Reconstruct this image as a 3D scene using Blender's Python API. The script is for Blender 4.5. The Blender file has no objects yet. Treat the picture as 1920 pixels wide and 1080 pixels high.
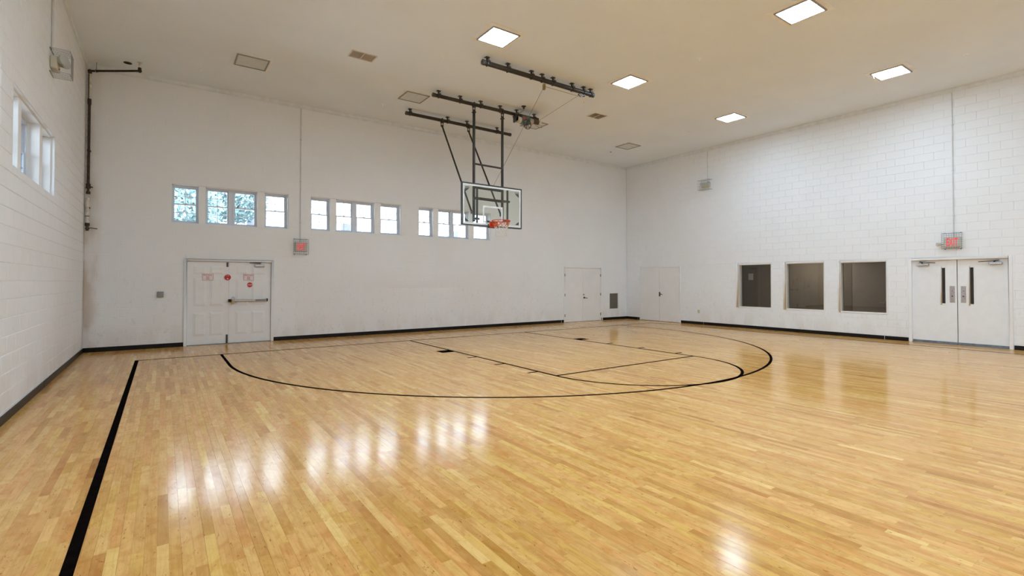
import bpy, bmesh, math, random
from mathutils import Vector, Matrix
random.seed(7)
D = bpy.data; S = bpy.context.scene; COL = S.collection
PI = math.pi
XL, XR, YB, YF, H = -8.40, 8.506, 1.963, -17.2, 6.207      # room: left, right, back, front wall, ceiling height

# ------------------------------------------------------------------ camera, sky, exposure
CP = Vector((-7.021, -12.0123, 1.5258)); YAW, PITCH, ROLL = 0.619275, 0.016239, 0.000444
FPX, CX, CY = 929.86, 968.31, 512.41                        # measured on a 1920x1080 frame
cy_, sy_, cp_, sp_ = math.cos(YAW), math.sin(YAW), math.cos(PITCH), math.sin(PITCH)
FW = Vector((sy_*cp_, cy_*cp_, sp_)); RT0 = Vector((cy_, -sy_, 0)); UP0 = RT0.cross(FW)
RT = math.cos(ROLL)*RT0 + math.sin(ROLL)*UP0; UP = -math.sin(ROLL)*RT0 + math.cos(ROLL)*UP0
cam = D.cameras.new('camera'); camo = D.objects.new('camera', cam); COL.objects.link(camo)
cam.sensor_width = 36; cam.lens = FPX/1920*36; cam.shift_x = -(CX-960)/1920; cam.shift_y = -(540-CY)/1920
cam.clip_start = 0.05; cam.clip_end = 300
M = Matrix((RT, UP, -FW)).transposed().to_4x4(); M.translation = CP; camo.matrix_world = M
S.camera = camo
S.view_settings.view_transform = 'Standard'; S.view_settings.look = 'None'
S.view_settings.exposure = 0.0; S.view_settings.gamma = 1.0; S.view_settings.use_curve_mapping = False
S.cycles.use_denoising = True; S.cycles.max_bounces = 8; S.cycles.diffuse_bounces = 6; S.cycles.glossy_bounces = 4; S.cycles.adaptive_threshold = .06; S.cycles.use_light_tree = False
S.cycles.transparent_max_bounces = 10; S.cycles.sample_clamp_indirect = 6; S.cycles.caustics_reflective = False
LAMP = 65.0; SKY = 16.0; HALL = 19.0
w = D.worlds.new('sky'); S.world = w; w.use_nodes = True
bg = w.node_tree.nodes['Background']; bg.inputs[0].default_value = (0.75, 0.885, 1.03, 1); bg.inputs[1].default_value = SKY

def px(p):                                                   # where a world point falls in the 1920x1080 frame
    d = Vector(p)-CP; z = d.dot(FW)
    if z < 0.2: return None
    return (CX+FPX*d.dot(RT)/z, CY-FPX*d.dot(UP)/z, z)

# ------------------------------------------------------------------ materials
MATS = {}
def mat(name, col, rough=0.5, metal=0.0, var=0.06, scale=6.0, bump=0.0, bscale=60.0, spec=0.5, coat=0.0):
    if name in MATS: return MATS[name]
    m = D.materials.new(name); m.use_nodes = True; n = m.node_tree; L = n.links
    b = n.nodes['Principled BSDF']
    tc = n.nodes.new('ShaderNodeNewGeometry')
    nz = n.nodes.new('ShaderNodeTexNoise'); nz.inputs['Scale'].default_value = scale; nz.inputs['Detail'].default_value = 2
    L.new(tc.outputs['Position'], nz.inputs['Vector'])
    mr = n.nodes.new('ShaderNodeMapRange'); mr.inputs[1].default_value = .3; mr.inputs[2].default_value = .7
    mr.inputs[3].default_value = 1-var; mr.inputs[4].default_value = 1+var
    L.new(nz.outputs[0], mr.inputs[0])
    mx = n.nodes.new('ShaderNodeVectorMath'); mx.operation = 'SCALE'; mx.inputs[0].default_value = col
    L.new(mr.outputs[0], mx.inputs['Scale']); L.new(mx.outputs[0], b.inputs['Base Color'])
    b.inputs['Roughness'].default_value = rough; b.inputs['Metallic'].default_value = metal
    b.inputs['Specular IOR Level'].default_value = spec; b.inputs['Coat Weight'].default_value = coat
    if bump:
        n2 = n.nodes.new('ShaderNodeTexNoise'); n2.inputs['Scale'].default_value = bscale; n2.inputs['Detail'].default_value = 1
        L.new(tc.outputs['Position'], n2.inputs['Vector'])
        bp = n.nodes.new('ShaderNodeBump'); bp.inputs['Strength'].default_value = bump; bp.inputs['Distance'].default_value = .003
        L.new(n2.outputs[0], bp.inputs['Height']); L.new(bp.outputs[0], b.inputs['Normal'])
    MATS[name] = m; return m
def emit(name, col, s):
    m = D.materials.new(name); m.use_nodes = True; n = m.node_tree
    b = n.nodes['Principled BSDF']; b.inputs['Base Color'].default_value = (*col, 1)
    b.inputs['Emission Color'].default_value = (*col, 1); b.inputs['Emission Strength'].default_value = s
    MATS[name] = m; return m
def glass(name, tint=(1, 1, 1), refl=1.0):
    m = D.materials.new(name); m.use_nodes = True; n = m.node_tree; L = n.links
    n.nodes.remove(n.nodes['Principled BSDF']); out = n.nodes['Material Output']
    t = n.nodes.new('ShaderNodeBsdfTransparent'); t.inputs[0].default_value = (*tint, 1)
    g = n.nodes.new('ShaderNodeBsdfGlossy'); g.inputs['Roughness'].default_value = .01; g.inputs[0].default_value = (refl,)*3+(1,)
    f = n.nodes.new('ShaderNodeFresnel'); f.inputs[0].default_value = 1.5
    x = n.nodes.new('ShaderNodeMixShader'); L.new(f.outputs[0], x.inputs[0]); L.new(t.outputs[0], x.inputs[1]); L.new(g.outputs[0], x.inputs[2])
    L.new(x.outputs[0], out.inputs[0]); MATS[name] = m; return m

def wall_paint():
    """white paint over concrete block: fine bump, faint scuffs, brown grime just above the floor and a rusty run by the pipe"""
    m = mat('wall_paint', (.86, .88, .91), .55, var=.012, scale=1.3, bump=.25, bscale=70)
    n = m.node_tree; L = n.links; b = n.nodes['Principled BSDF']
    base = b.inputs['Base Color'].links[0].from_socket
    geo = [x for x in n.nodes if x.type == 'NEW_GEOMETRY'][0]
    sep = n.nodes.new('ShaderNodeSeparateXYZ'); L.new(geo.outputs['Position'], sep.inputs[0])
    def rng(sock, a, c, lo, hi):
        r = n.nodes.new('ShaderNodeMapRange'); L.new(sock, r.inputs[0]); r.interpolation_type = 'SMOOTHSTEP'
        for i, v in enumerate((a, c, lo, hi)): r.inputs[i+1].default_value = v
        return r.outputs[0]
    def mul(a, c):
        r = n.nodes.new('ShaderNodeMath'); r.operation = 'MULTIPLY'; L.new(a, r.inputs[0])
        if isinstance(c, float): r.inputs[1].default_value = c
        else: L.new(c, r.inputs[1])
        return r.outputs[0]
    def noise(sc, vec, det=2):
        mp = n.nodes.new('ShaderNodeMapping'); mp.inputs['Scale'].default_value = vec; L.new(geo.outputs['Position'], mp.inputs[0])
        z = n.nodes.new('ShaderNodeTexNoise'); z.inputs['Scale'].default_value = sc; z.inputs['Detail'].default_value = det
        L.new(mp.outputs[0], z.inputs['Vector']); return z.outputs[0]
    def over(col, sock, fac):
        x = n.nodes.new('ShaderNodeMix'); x.data_type = 'RGBA'; x.blend_type = 'MULTIPLY'
        L.new(fac, x.inputs[0]); L.new(sock, x.inputs[6]); x.inputs[7].default_value = (*col, 1); return x.outputs[2]
    grime = mul(rng(sep.outputs[2], .10, .75, 1, 0), rng(noise(3, (1, 1, .35)), .38, .62, .15, .9))
    c1 = over((.74, .66, .57), base, mul(grime, .32))
    scuff = mul(rng(noise(15, (1, 1, .6), 3), .60, .72, 0, 1), rng(sep.outputs[2], .3, 2.6, .22, 0))
    c2 = over((.62, .60, .58), c1, scuff)
    corner = mul(rng(sep.outputs[0], XL+.02, XL+.34, 1, 0), rng(sep.outputs[1], YB-.30, YB-.02, 0, 1))
    rust = mul(mul(corner, rng(noise(4, (1, 1, .4)), .35, .65, .25, 1)), rng(sep.outputs[2], 3.2, 4.4, 1, .35))
    c3 = over((.66, .52, .40), c2, mul(rust, .8))
    L.new(c3, b.inputs['Base Color']); return m

def wood():
    m = D.materials.new('maple_floor'); m.use_nodes = True; n = m.node_tree; L = n.links; b = n.nodes['Principled BSDF']
    at = n.nodes.new('ShaderNodeAttribute'); at.attribute_name = 'board'
    sp = n.nodes.new('ShaderNodeSeparateXYZ'); L.new(at.outputs['Vector'], sp.inputs[0])
    geo = n.nodes.new('ShaderNodeNewGeometry')
    off = n.nodes.new('ShaderNodeVectorMath'); off.operation = 'SCALE'; L.new(at.outputs['Vector'], off.inputs[0]); off.inputs['Scale'].default_value = 60
    add = n.nodes.new('ShaderNodeVectorMath'); L.new(geo.outputs['Position'], add.inputs[0]); L.new(off.outputs[0], add.inputs[1])
    def nz(vec, det, dist=0):
        mp = n.nodes.new('ShaderNodeMapping'); mp.inputs['Scale'].default_value = vec; L.new(add.outputs[0], mp.inputs[0])
        z = n.nodes.new('ShaderNodeTexNoise'); z.inputs['Scale'].default_value = 1; z.inputs['Detail'].default_value = det
        z.inputs['Distortion'].default_value = dist; L.new(mp.outputs[0], z.inputs['Vector']); return z.outputs[0]
    def rng(sock, a, c, lo, hi):
        r = n.nodes.new('ShaderNodeMapRange'); L.new(sock, r.inputs[0])
        for i, v in enumerate((a, c, lo, hi)): r.inputs[i+1].default_value = v
        return r.outputs[0]
    def mix(mode, fac, a, col):
        x = n.nodes.new('ShaderNodeMix'); x.data_type = 'RGBA'; x.blend_type = mode
        if isinstance(fac, float): x.inputs[0].default_value = fac
        else: L.new(fac, x.inputs[0])
        L.new(a, x.inputs[6])
        if isinstance(col, tuple): x.inputs[7].default_value = (*col, 1)
        else: L.new(col, x.inputs[7])
        return x.outputs[2]
    rp = n.nodes.new('ShaderNodeValToRGB'); L.new(sp.outputs[0], rp.inputs[0]); e = rp.color_ramp.elements
    e[0].position = 0; e[0].color = (.49, .23, .055, 1); e[1].position = 1; e[1].color = (.90, .61, .23, 1)
    for p_, c_ in ((.18, (.62, .325, .090)), (.45, (.74, .42, .130)), (.75, (.82, .50, .175))):
        k = e.new(p_); k.color = (*c_, 1)
    c = mix('MULTIPLY', rng(sp.outputs[1], .6, 1.0, 0, .9), rp.outputs[0], (1.0, .88, .84))
    c = mix('MULTIPLY', rng(sp.outputs[1], .35, 0, 0, .9), c, (.98, 1.0, .78))
    c = mix('MULTIPLY', rng(nz((70, 3.0, 1), 2, .6), .40, .66, 0, .34), c, (.72, .58, .42))     # fine grain
    c = mix('MULTIPLY', rng(nz((9, 5.0, 1), 2, 1.5), .42, .68, 0, .65), c, (.80, .66, .50))     # cloudy figure
    c = mix('MULTIPLY', rng(nz((46, 12.0, 1), 2, 2.0), .655, .72, 0, .8), c, (.48, .31, .17))    # mineral streaks, knots
    c = mix('MULTIPLY', rng(nz((3, 1.2, 1), 1), .40, .66, 0, .45), c, (.90, .80, .66))
    L.new(c, b.inputs['Base Color'])
    L.new(rng(nz((1.3, 1.3, 1), 1), .3, .7, .125, .17), b.inputs['Roughness'])
    b.inputs['Specular IOR Level'].default_value = .18
    # every board lies at its own tiny tilt
    s1 = n.nodes.new('ShaderNodeVectorMath'); s1.operation = 'SUBTRACT'; L.new(at.outputs['Vector'], s1.inputs[0]); s1.inputs[1].default_value = (.5, .5, .5)
    s2 = n.nodes.new('ShaderNodeVectorMath'); s2.operation = 'MULTIPLY'; L.new(s1.outputs[0], s2.inputs[0]); s2.inputs[1].default_value = (.005, .003, 0)
    bp = n.nodes.new('ShaderNodeBump'); bp.inputs['Strength'].default_value = .16; bp.inputs['Distance'].default_value = .004
    mp = n.nodes.new('ShaderNodeMapping'); mp.inputs['Scale'].default_value = (7, 2.2, 1); L.new(geo.outputs['Position'], mp.inputs[0])
    z = n.nodes.new('ShaderNodeTexNoise'); z.inputs['Scale'].default_value = 1; z.inputs['Detail'].default_value = 1; L.new(mp.outputs[0], z.inputs['Vector'])
    L.new(z.outputs[0], bp.inputs['Height'])
    s3 = n.nodes.new('ShaderNodeVectorMath'); L.new(bp.outputs[0], s3.inputs[0]); L.new(s2.outputs[0], s3.inputs[1])
    s4 = n.nodes.new('ShaderNodeVectorMath'); s4.operation = 'NORMALIZE'; L.new(s3.outputs[0], s4.inputs[0]); L.new(s4.outputs[0], b.inputs['Normal'])
    MATS['wood'] = m; return m

PAINT = wall_paint(); WOOD = wood()
CEIL = mat('ceiling_paint', (.84, .90, .97), .75, var=.02, scale=.8, bump=.15, bscale=90)
CEILTRIM = mat('ceiling_trim_paint', (.82, .85, .88), .6)
TRIM = mat('frame_paint', (.85, .85, .865), .4, var=.02)
TRIMB = mat('bare_frame_paint', (.76, .73, .69), .4, var=.02)
DOORW = mat('door_paint', (.85, .865, .89), .42, var=.02)
DOORC = mat('closet_door_paint', (.84, .845, .85), .45, var=.025, scale=2)
VINYL = mat('white_vinyl', (.70, .76, .86), .35, var=.02)
LINER = mat('window_liner_paint', (.90, .91, .92), .4, var=.02)
RUBBER = mat('black_rubber_base', (.010, .008, .008), .4, var=.3, spec=.2)
BLACKP = mat('black_court_paint', (.006, .004, .0035), .3, var=.4, scale=12, spec=0)
BLACKM = mat('black_steel_paint', (.026, .019, .015), .42, var=.3)
GREYM = mat('galvanised_steel', (.26, .25, .25), .4, .7, var=.15)
DARKM = mat('dark_steel', (.07, .065, .06), .45, .4, var=.2)
STEEL = mat('brushed_steel', (.52, .50, .49), .32, .9, var=.1, scale=30)
BRASS = mat('aged_brass', (.42, .29, .12), .35, .8, var=.15)
BRONZE = mat('oiled_bronze', (.10, .07, .05), .4, .6)
PLATE = mat('push_plate_steel', (.42, .38, .37), .38, .6, var=.15, scale=25)
ORANGE = mat('orange_rim_paint', (.75, .075, .02), .35, var=.12)
NETW = mat('white_net_cord', (.72, .70, .66), .8)
NETO = mat('orange_net_cord', (.72, .20, .08), .8)
BBFRAME = mat('board_frame_grey', (.065, .068, .072), .4, .2)
BBWHITE = mat('board_line_white', (.80, .83, .83), .4)
BBMARK = mat('corner_mark_green', (.05, .065, .06), .5)
WIRE = mat('guard_wire', (.16, .18, .17), .45, .4)
WIREW = mat('pale_guard_wire', (.28, .27, .26), .45, .2)
CREAM = mat('cream_plastic', (.60, .57, .47), .45)
LENSG = mat('lamp_lens_grey', (.45, .47, .45), .3)
RED = mat('sticker_red', (.55, .008, .015), .4)
WHITEP = mat('sticker_white', (.78, .76, .78), .45)
SIGNBOX = mat('sign_box_beige', (.60, .60, .54), .5)
VENT = mat('grille_enamel', (.72, .64, .55), .5, var=.1)
VENTD = mat('grille_dark', (.42, .36, .29), .7)
WGRILLE = mat('wall_grille_tan', (.27, .235, .185), .5)
FIXFRAME = mat('fixture_frame', (.33, .31, .29), .5)
FIXPLATE = mat('fixture_surround', (.90, .91, .92), .6)
FIXOFF = mat('unlit_lens', (.66, .69, .68), .35, var=.04)
SUBF = mat('subfloor', (.06, .035, .015), .8)
PIPE = mat('old_iron_pipe', (.05, .033, .022), .5, .3, var=.5, scale=14)
PIPEW = mat('painted_pipe', (.66, .62, .55), .5, var=.25, scale=18)
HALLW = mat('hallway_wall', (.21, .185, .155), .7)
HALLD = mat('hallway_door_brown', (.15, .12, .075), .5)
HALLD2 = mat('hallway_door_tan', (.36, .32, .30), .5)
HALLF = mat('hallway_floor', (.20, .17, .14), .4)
PAPER = mat('paper', (.88, .90, .86), .7)
KICK = mat('worn_grey_strip', (.20, .22, .25), .6, var=.3, scale=15)
BARK = mat('bark', (.16, .13, .11), .9, var=.3)
LEAF = mat('leaf_green', (.10, .165, .16), .6, var=.4, scale=3)
SIDING = mat('pale_siding', (.72, .72, .74), .7)
PANEH = mat('house_window', (.055, .055, .075), .3)
BOUNCE = mat('pale_paving', (.50, .50, .48), .9, var=.3)  # unseen ground, made pale to bounce daylight up through the windows
ROOF = mat('roof_shingle', (.16, .15, .15), .8, var=.2)
GLASSW = glass('window_glass', (.97, .99, 1.0))
GLASSI = glass('hallway_glass', (.80, .78, .74))
GLASSB = glass('backboard_glass', (.945, .98, .965))
LAMPON = emit('lamp_lens_lit', (.66, .86, 1.04), LAMP)
FILLHALL = emit('hallway_lamp_lens', (1.0, .93, .82), HALL)
EXITRED = emit('exit_letter_red', (.9, .01, .04), .8)

# ------------------------------------------------------------------ geometry helpers
class MB:
    def __init__(s): s.v = []; s.f = []
    def add(s, vs, fs):
        o = len(s.v); s.v += [tuple(v) for v in vs]; s.f += [tuple(i+o for i in f) for f in fs]; return s
    def box(s, x0, x1, y0, y1, z0, z1):
        x0, x1 = min(x0, x1), max(x0, x1); y0, y1 = min(y0, y1), max(y0, y1); z0, z1 = min(z0, z1), max(z0, z1)
        return s.add([(x0,y0,z0),(x1,y0,z0),(x1,y1,z0),(x0,y1,z0),(x0,y0,z1),(x1,y0,z1),(x1,y1,z1),(x0,y1,z1)],
                     [(0,3,2,1),(4,5,6,7),(0,1,5,4),(1,2,6,5),(2,3,7,6),(3,0,4,7)])
    def cyl(s, p0, p1, r, n=12, r1=None):
        p0, p1 = Vector(p0), Vector(p1); r1 = r if r1 is None else r1
        ax = (p1-p0).normalized(); a = ax.orthogonal().normalized(); b = ax.cross(a)
        vs = [p0+r*(math.cos(2*PI*i/n)*a+math.sin(2*PI*i/n)*b) for i in range(n)]+[p1+r1*(math.cos(2*PI*i/n)*a+math.sin(2*PI*i/n)*b) for i in range(n)]
        return s.add(vs, [(i, (i+1) % n, n+(i+1) % n, n+i) for i in range(n)]+[tuple(range(n-1, -1, -1)), tuple(range(n, 2*n))])
    def tube(s, pts, r, n=6, closed=False):
        pts = [Vector(p) for p in pts]; m = len(pts); rings = []; prev = None
        for i, p in enumerate(pts):
            a = pts[(i-1) % m] if (closed or i > 0) else p; c = pts[(i+1) % m] if (closed or i < m-1) else p
            t = (c-a).normalized()
            if prev is None: u = t.orthogonal().normalized()
            else:
                u = prev-t*prev.dot(t); u = u.normalized() if u.length > 1e-6 else t.orthogonal().normalized()
            prev = u; w_ = t.cross(u)
            rings.append([p+r*(math.cos(2*PI*k/n)*u+math.sin(2*PI*k/n)*w_) for k in range(n)])
        fs = []
        for i in range(m if closed else m-1):
            j = (i+1) % m
            for k in range(n): fs.append((i*n+k, i*n+(k+1) % n, j*n+(k+1) % n, j*n+k))
        if not closed: fs += [tuple(range(n-1, -1, -1)), tuple(range((m-1)*n, m*n))]
        return s.add([v for rg in rings for v in rg], fs)
    def ring(s, c, ax, R, r, n=24, m=8):
        c, ax = Vector(c), Vector(ax).normalized(); a = ax.orthogonal().normalized(); b = ax.cross(a)
        return s.tube([c+R*(math.cos(2*PI*i/n)*a+math.sin(2*PI*i/n)*b) for i in range(n)], r, m, True)
    def ball(s, c, r, n=10, m=6, sc=(1, 1, 1)):
        vs = [(c[0], c[1], c[2]+r*sc[2])]
        for j in range(1, m):
            t = PI*j/m
            for i in range(n): vs.append((c[0]+r*sc[0]*math.sin(t)*math.cos(2*PI*i/n), c[1]+r*sc[1]*math.sin(t)*math.sin(2*PI*i/n), c[2]+r*sc[2]*math.cos(t)))
        vs.append((c[0], c[1], c[2]-r*sc[2])); fs = [(0, 1+i, 1+(i+1) % n) for i in range(n)]
        for j in range(m-2):
            for i in range(n): fs.append((1+j*n+i, 1+(j+1)*n+i, 1+(j+1)*n+(i+1) % n, 1+j*n+(i+1) % n))
        k = len(vs)-1; fs += [(k, 1+(m-2)*n+(i+1) % n, 1+(m-2)*n+i) for i in range(n)]
        return s.add(vs, fs)
    def frame(s, fn, s0, s1, z0, z1, wd, d0, d1, wt=None, wb=None):
        """a picture-frame of four bars in a wall's own axes"""
        wt = wd if wt is None else wt; wb = wd if wb is None else wb
        for a in ((s0, s0+wd, z0, z1), (s1-wd, s1, z0, z1), (s0+wd, s1-wd, z1-wt, z1)): s.wbox(fn, *a, d0, d1)
        if wb: s.wbox(fn, s0+wd, s1-wd, z0, z0+wb, d0, d1)
        return s
    def wbox(s, fn, s0, s1, z0, z1, d0, d1):
        a, b = fn(s0, z0, d0), fn(s1, z1, d1); return s.box(a[0], b[0], a[1], b[1], a[2], b[2])
    def frustum(s, fn, s0, s1, z0, z1, d0, d1, ins):
        """face at depth d1, foot at depth d0, sides slanting in by ins"""
        q = [(s0, z0), (s1, z0), (s1, z1), (s0, z1)]; r = [(s0+ins, z0+ins), (s1-ins, z0+ins), (s1-ins, z1-ins), (s0+ins, z1-ins)]
        return s.add([fn(a, b, d0) for a, b in q]+[fn(a, b, d1) for a, b in r], [(4,5,6,7)]+[(i, (i+1) % 4, 4+(i+1) % 4, 4+i) for i in range(4)])
BACK = lambda s, z, d: (s, YB+d, z)
LEFT = lambda s, z, d: (XL-d, s, z)
RIGHT = lambda s, z, d: (XR+d, s, z)
WPOS = {}
def mesh_of(name, mb, m, origin, bevel=0, flat=False):
    me = D.meshes.new(name); me.from_pydata([(v[0]-origin[0], v[1]-origin[1], v[2]-origin[2]) for v in mb.v], [], mb.f)
    if bevel:
        bm = bmesh.new(); bm.from_mesh(me); bmesh.ops.remove_doubles(bm, verts=bm.verts, dist=1e-6)
        es = [e for e in bm.edges if len(e.link_faces) == 2 and e.calc_face_angle(0) > .9]
        bmesh.ops.bevel(bm, geom=es, offset=bevel, segments=1, affect='EDGES', clamp_overlap=True); bm.to_mesh(me); bm.free()
    if not flat:
        me.shade_smooth(); me.set_sharp_from_angle(angle=math.radians(38))
    me.materials.append(m); me.update(); return me
def obj(name, mb, m, parent=None, bevel=0, label=None, kind=None, flat=False, origin=None):
    if origin is None:
        xs, ys, zs = zip(*mb.v); origin = ((min(xs)+max(xs))/2, (min(ys)+max(ys))/2, min(zs))
    o = D.objects.new(name, mesh_of(name, mb, m, origin, bevel, flat)); COL.objects.link(o)
    pw = Vector((0, 0, 0))
    if parent is not None: o.parent = parent; pw = WPOS[parent]
    o.location = Vector(origin)-pw; WPOS[o] = Vector(origin)
    if label: o['label'] = label
    if kind: o['kind'] = kind
    return o
def tag(o, label=None, cat=None, group=None, kind=None):
    for k, v in (('label', label), ('category', cat), ('group', group), ('kind', kind)):
        if v: o[k] = v
    return o
def thing(name, label, cat, loc, group=None, kind=None):
    o = D.objects.new(name, None); COL.objects.link(o); o.location = loc; o.empty_display_size = .1; WPOS[o] = Vector(loc)
    return tag(o, label, cat, group, kind)
KIDS = {}
def dup(root, loc, label=None, group=None, name=None):
    def cp(o, par):
        c = o.copy(); COL.objects.link(c)
        if par: c.parent = par; c['category'] = '' ; del c['category']
        for ch in [x for x in list(D.objects) if x.parent == o]: cp(ch, c)
        return c
    r = root.copy(); COL.objects.link(r); r.location = loc; WPOS[r] = Vector(loc)
    if label: r['label'] = label
    if group: r['group'] = group
    def kids(o, c):
        for ch in o.children:
            k = ch.copy(); COL.objects.link(k); k.parent = c; kids(ch, k)
    kids(root, r); return r
def text(mb, s, origin, ex, h, width=None, depth=.002, bold=0.0):
    """lettering as flat relief: cap height h, ex the reading direction, standing upright"""
    cu = D.curves.new('t', 'FONT'); cu.body = s; cu.align_x = 'CENTER'; cu.size = 1; cu.resolution_u = 3; cu.offset = bold; cu.extrude = 0
    to = D.objects.new('t', cu); COL.objects.link(to); bpy.context.view_layer.update()
    me = D.meshes.new_from_object(to.evaluated_get(bpy.context.evaluated_depsgraph_get()))
    xs = [v.co.x for v in me.vertices]; W = max(xs)-min(xs); mid = (max(xs)+min(xs))/2
    ys = [v.co.y for v in me.vertices if v.co.y > -.02]; top = max(ys); k = h/top; kx = k if width is None else width/W
    ex = Vector(ex); n = ex.cross(Vector((0, 0, 1))); o = Vector(origin)
    mb.add([o+ex*((v.co.x-mid)*kx)+Vector((0, 0, v.co.y*k))+n*depth for v in me.vertices], [tuple(p.vertices) for p in me.polygons])
    D.objects.remove(to); D.curves.remove(cu); D.meshes.remove(me); return mb
EXB, EXR = (1, 0, 0), (0, -1, 0)

# ------------------------------------------------------------------ room shell
# openings in each wall as (s0, s1, z0, z1)
WZ0, WZ1 = 2.885, 3.80
GROUPS_B = [(-6.885, -4.37, (-6.34, -6.204), -5.656, (-5.09, -4.923)), (-3.82, -1.268, (-3.305, -3.149), -2.613, (-2.063, -1.881)), (-.70, 1.883, (-.209, -.027), .50, (1.075, 1.25))]
GROUPS_L = [(-4.262, -1.62, (-3.70, -3.55), -2.98, (-2.42, -2.25)), (-7.44, -4.80, (-6.88, -6.73), -6.16, (-5.60, -5.43))]
WZL = (2.83, 3.755)
FRONT = lambda s, z, d: (s, YF-d, z)
GROUPS_L += [(q-2.64, q, (q-2.08, q-1.93), q-1.36, (q-.80, q-.63)) for q in (-7.98, -11.16)]  # two unseen window groups added to let in more daylight
GROUPS_F = GROUPS_B
DOOR1 = (-6.585, -4.74, 0, 2.03); DOOR2 = (5.13, 7.01, 0, 2.04); DOOR3 = (-.60, 1.25, 0, 2.055); DOOR4 = (-9.37, -7.52, 0, 2.065)
IW = [(-3.985, -2.91, .69, 2.075), (-5.512, -4.445, .69, 2.075), (-7.03, -5.94, .685, 2.06)]
OPB = [(g[0], g[1], WZ0, WZ1) for g in GROUPS_B]+[DOOR1, DOOR2, (7.50, 7.985, .43, 1.045)]
OPF = []
OPL = [(g[0], g[1], *WZL) for g in GROUPS_L]
OPR = [DOOR3, DOOR4]+IW

def shell(name, fn, s0, s1, ops, thick, side):
    """a wall slab with real openings and reveals, front face 5 mm behind the block faces"""
    d0 = .008; mb = MB(); ss = sorted({s0, s1, *[o[0] for o in ops], *[o[1] for o in ops]}); zs = sorted({0, H, *[o[2] for o in ops], *[o[3] for o in ops]})
    for i in range(len(ss)-1):
        for j in range(len(zs)-1):
            cs, cz = (ss[i]+ss[i+1])/2, (zs[j]+zs[j+1])/2
            if any(o[0] < cs < o[1] and o[2] < cz < o[3] for o in ops): continue
            for d in (d0, thick): mb.add([fn(ss[i], zs[j], d), fn(ss[i+1], zs[j], d), fn(ss[i+1], zs[j+1], d), fn(ss[i], zs[j+1], d)], [(0, 1, 2, 3)])
    for a, b, c, e in ops:
        mb.add([fn(a, c, d0), fn(a, e, d0), fn(a, e, thick), fn(a, c, thick), fn(b, c, d0), fn(b, e, d0), fn(b, e, thick), fn(b, c, thick)], [(0,1,2,3), (4,7,6,5), (1,5,6,2)]+([(0,3,7,4)] if c > 0 else []))
    mb.add([fn(s0, 0, d0), fn(s0, H, d0), fn(s0, H, thick), fn(s0, 0, thick), fn(s1, 0, d0), fn(s1, H, d0), fn(s1, H, thick), fn(s1, 0, thick)], [(0,1,2,3), (4,7,6,5), (1,5,6,2), (0,3,7,4)])
    return tag(obj(name, mb, PAINT), side, 'wall', kind='structure')
WB = shell('wall_back', BACK, XL-.3, XR+.2, OPB, .26, 'white painted block wall with three high window groups behind the basketball hoop')
WL = shell('wall_left', LEFT, YF, YB, OPL, .30, 'white painted block wall along the left side with high windows')
WR = shell('wall_right', RIGHT, YF, YB, OPR, .20, 'white painted block wall on the right with three dark hallway windows')
shell('wall_front', FRONT, XL-.3, XR+.2, OPF, .26, 'white wall closing the gym behind the camera')
CE = tag(obj('ceiling', MB().box(XL-.3, XR+.2, YF-.2, YB+.3, H, H+.3), CEIL), 'flat beige painted ceiling of the gym', 'ceiling', kind='structure')

def cut(rect, ops):
    out = [rect]
    for a, b, c, e in ops:
        nxt = []
        for (s0, s1, z0, z1) in out:
            if s1 <= a or s0 >= b or z1 <= c or z0 >= e: nxt.append((s0, s1, z0, z1)); continue
            if s0 < a: nxt.append((s0, a, z0, z1))
            if s1 > b: nxt.append((b, s1, z0, z1))
            m0, m1 = max(s0, a), min(s1, b)
            if z0 < c: nxt.append((m0, m1, z0, c))
            if z1 > e: nxt.append((m0, m1, e, z1))
        out = nxt
    return [r for r in out if r[1]-r[0] > .02 and r[3]-r[2] > .02]
def screen_area(pts):
    q = [px(p) for p in pts]
    if any(k is None for k in q): return 0
    cxm = sum(k[0] for k in q)/4; cym = sum(k[1] for k in q)/4
    if not (0 < cxm < 1920 and 0 < cym < 1080): return 0
    return abs(sum(q[i][0]*q[(i+1) % 4][1]-q[(i+1) % 4][0]*q[i][1] for i in range(4)))/2
def blocks(wall, fn, s0, s1, ops, foot, ins, s_phase):
    cells = []; row = 0; z = .127-.2
    while z < H:
        za, zb = max(z, 0), min(z+.2, H)
        if zb-za > .02:
            s = s_phase+(.2 if row % 2 else 0)
            while s > s0: s -= .4
            while s < s1:
                a, b = max(s, s0), min(s+.4, s1)
                if b-a > .02: cells += cut((a, b, za, zb), ops)
                s += .4
        z += .2; row += 1
    cells.sort(key=lambda r: -screen_area([fn(r[0], r[2], 0), fn(r[1], r[2], 0), fn(r[1], r[3], 0), fn(r[0], r[3], 0)]))
    shared = None; rest = MB()
    for k, (a, b, c, e) in enumerate(cells):
        if k < 300:
            full = abs(b-a-.4) < 1e-6 and abs(e-c-.2) < 1e-6; o_ = fn(a, c, 0)
            if full and shared is not None:
                o = D.objects.new('block', shared); COL.objects.link(o); o.parent = wall; o.location = Vector(o_)-WPOS[wall]
            else:
                o = obj('block', MB().frustum(fn, a, b, c, e, foot, 0, ins), PAINT, wall, origin=o_, flat=True)
                if full: shared = o.data
        else: rest.frustum(fn, a, b, c, e, foot, 0, ins)
    obj('blocks', rest, PAINT, wall, kind='stuff', flat=True)
blocks(WB, BACK, XL, XR, OPB, .0022, .006, -8.2)
blocks(WL, LEFT, YF, YB, OPL, .0075, .0055, -4.374)
blocks(WR, RIGHT, YF, YB, OPR, .006, .0055, -7.05)

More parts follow.
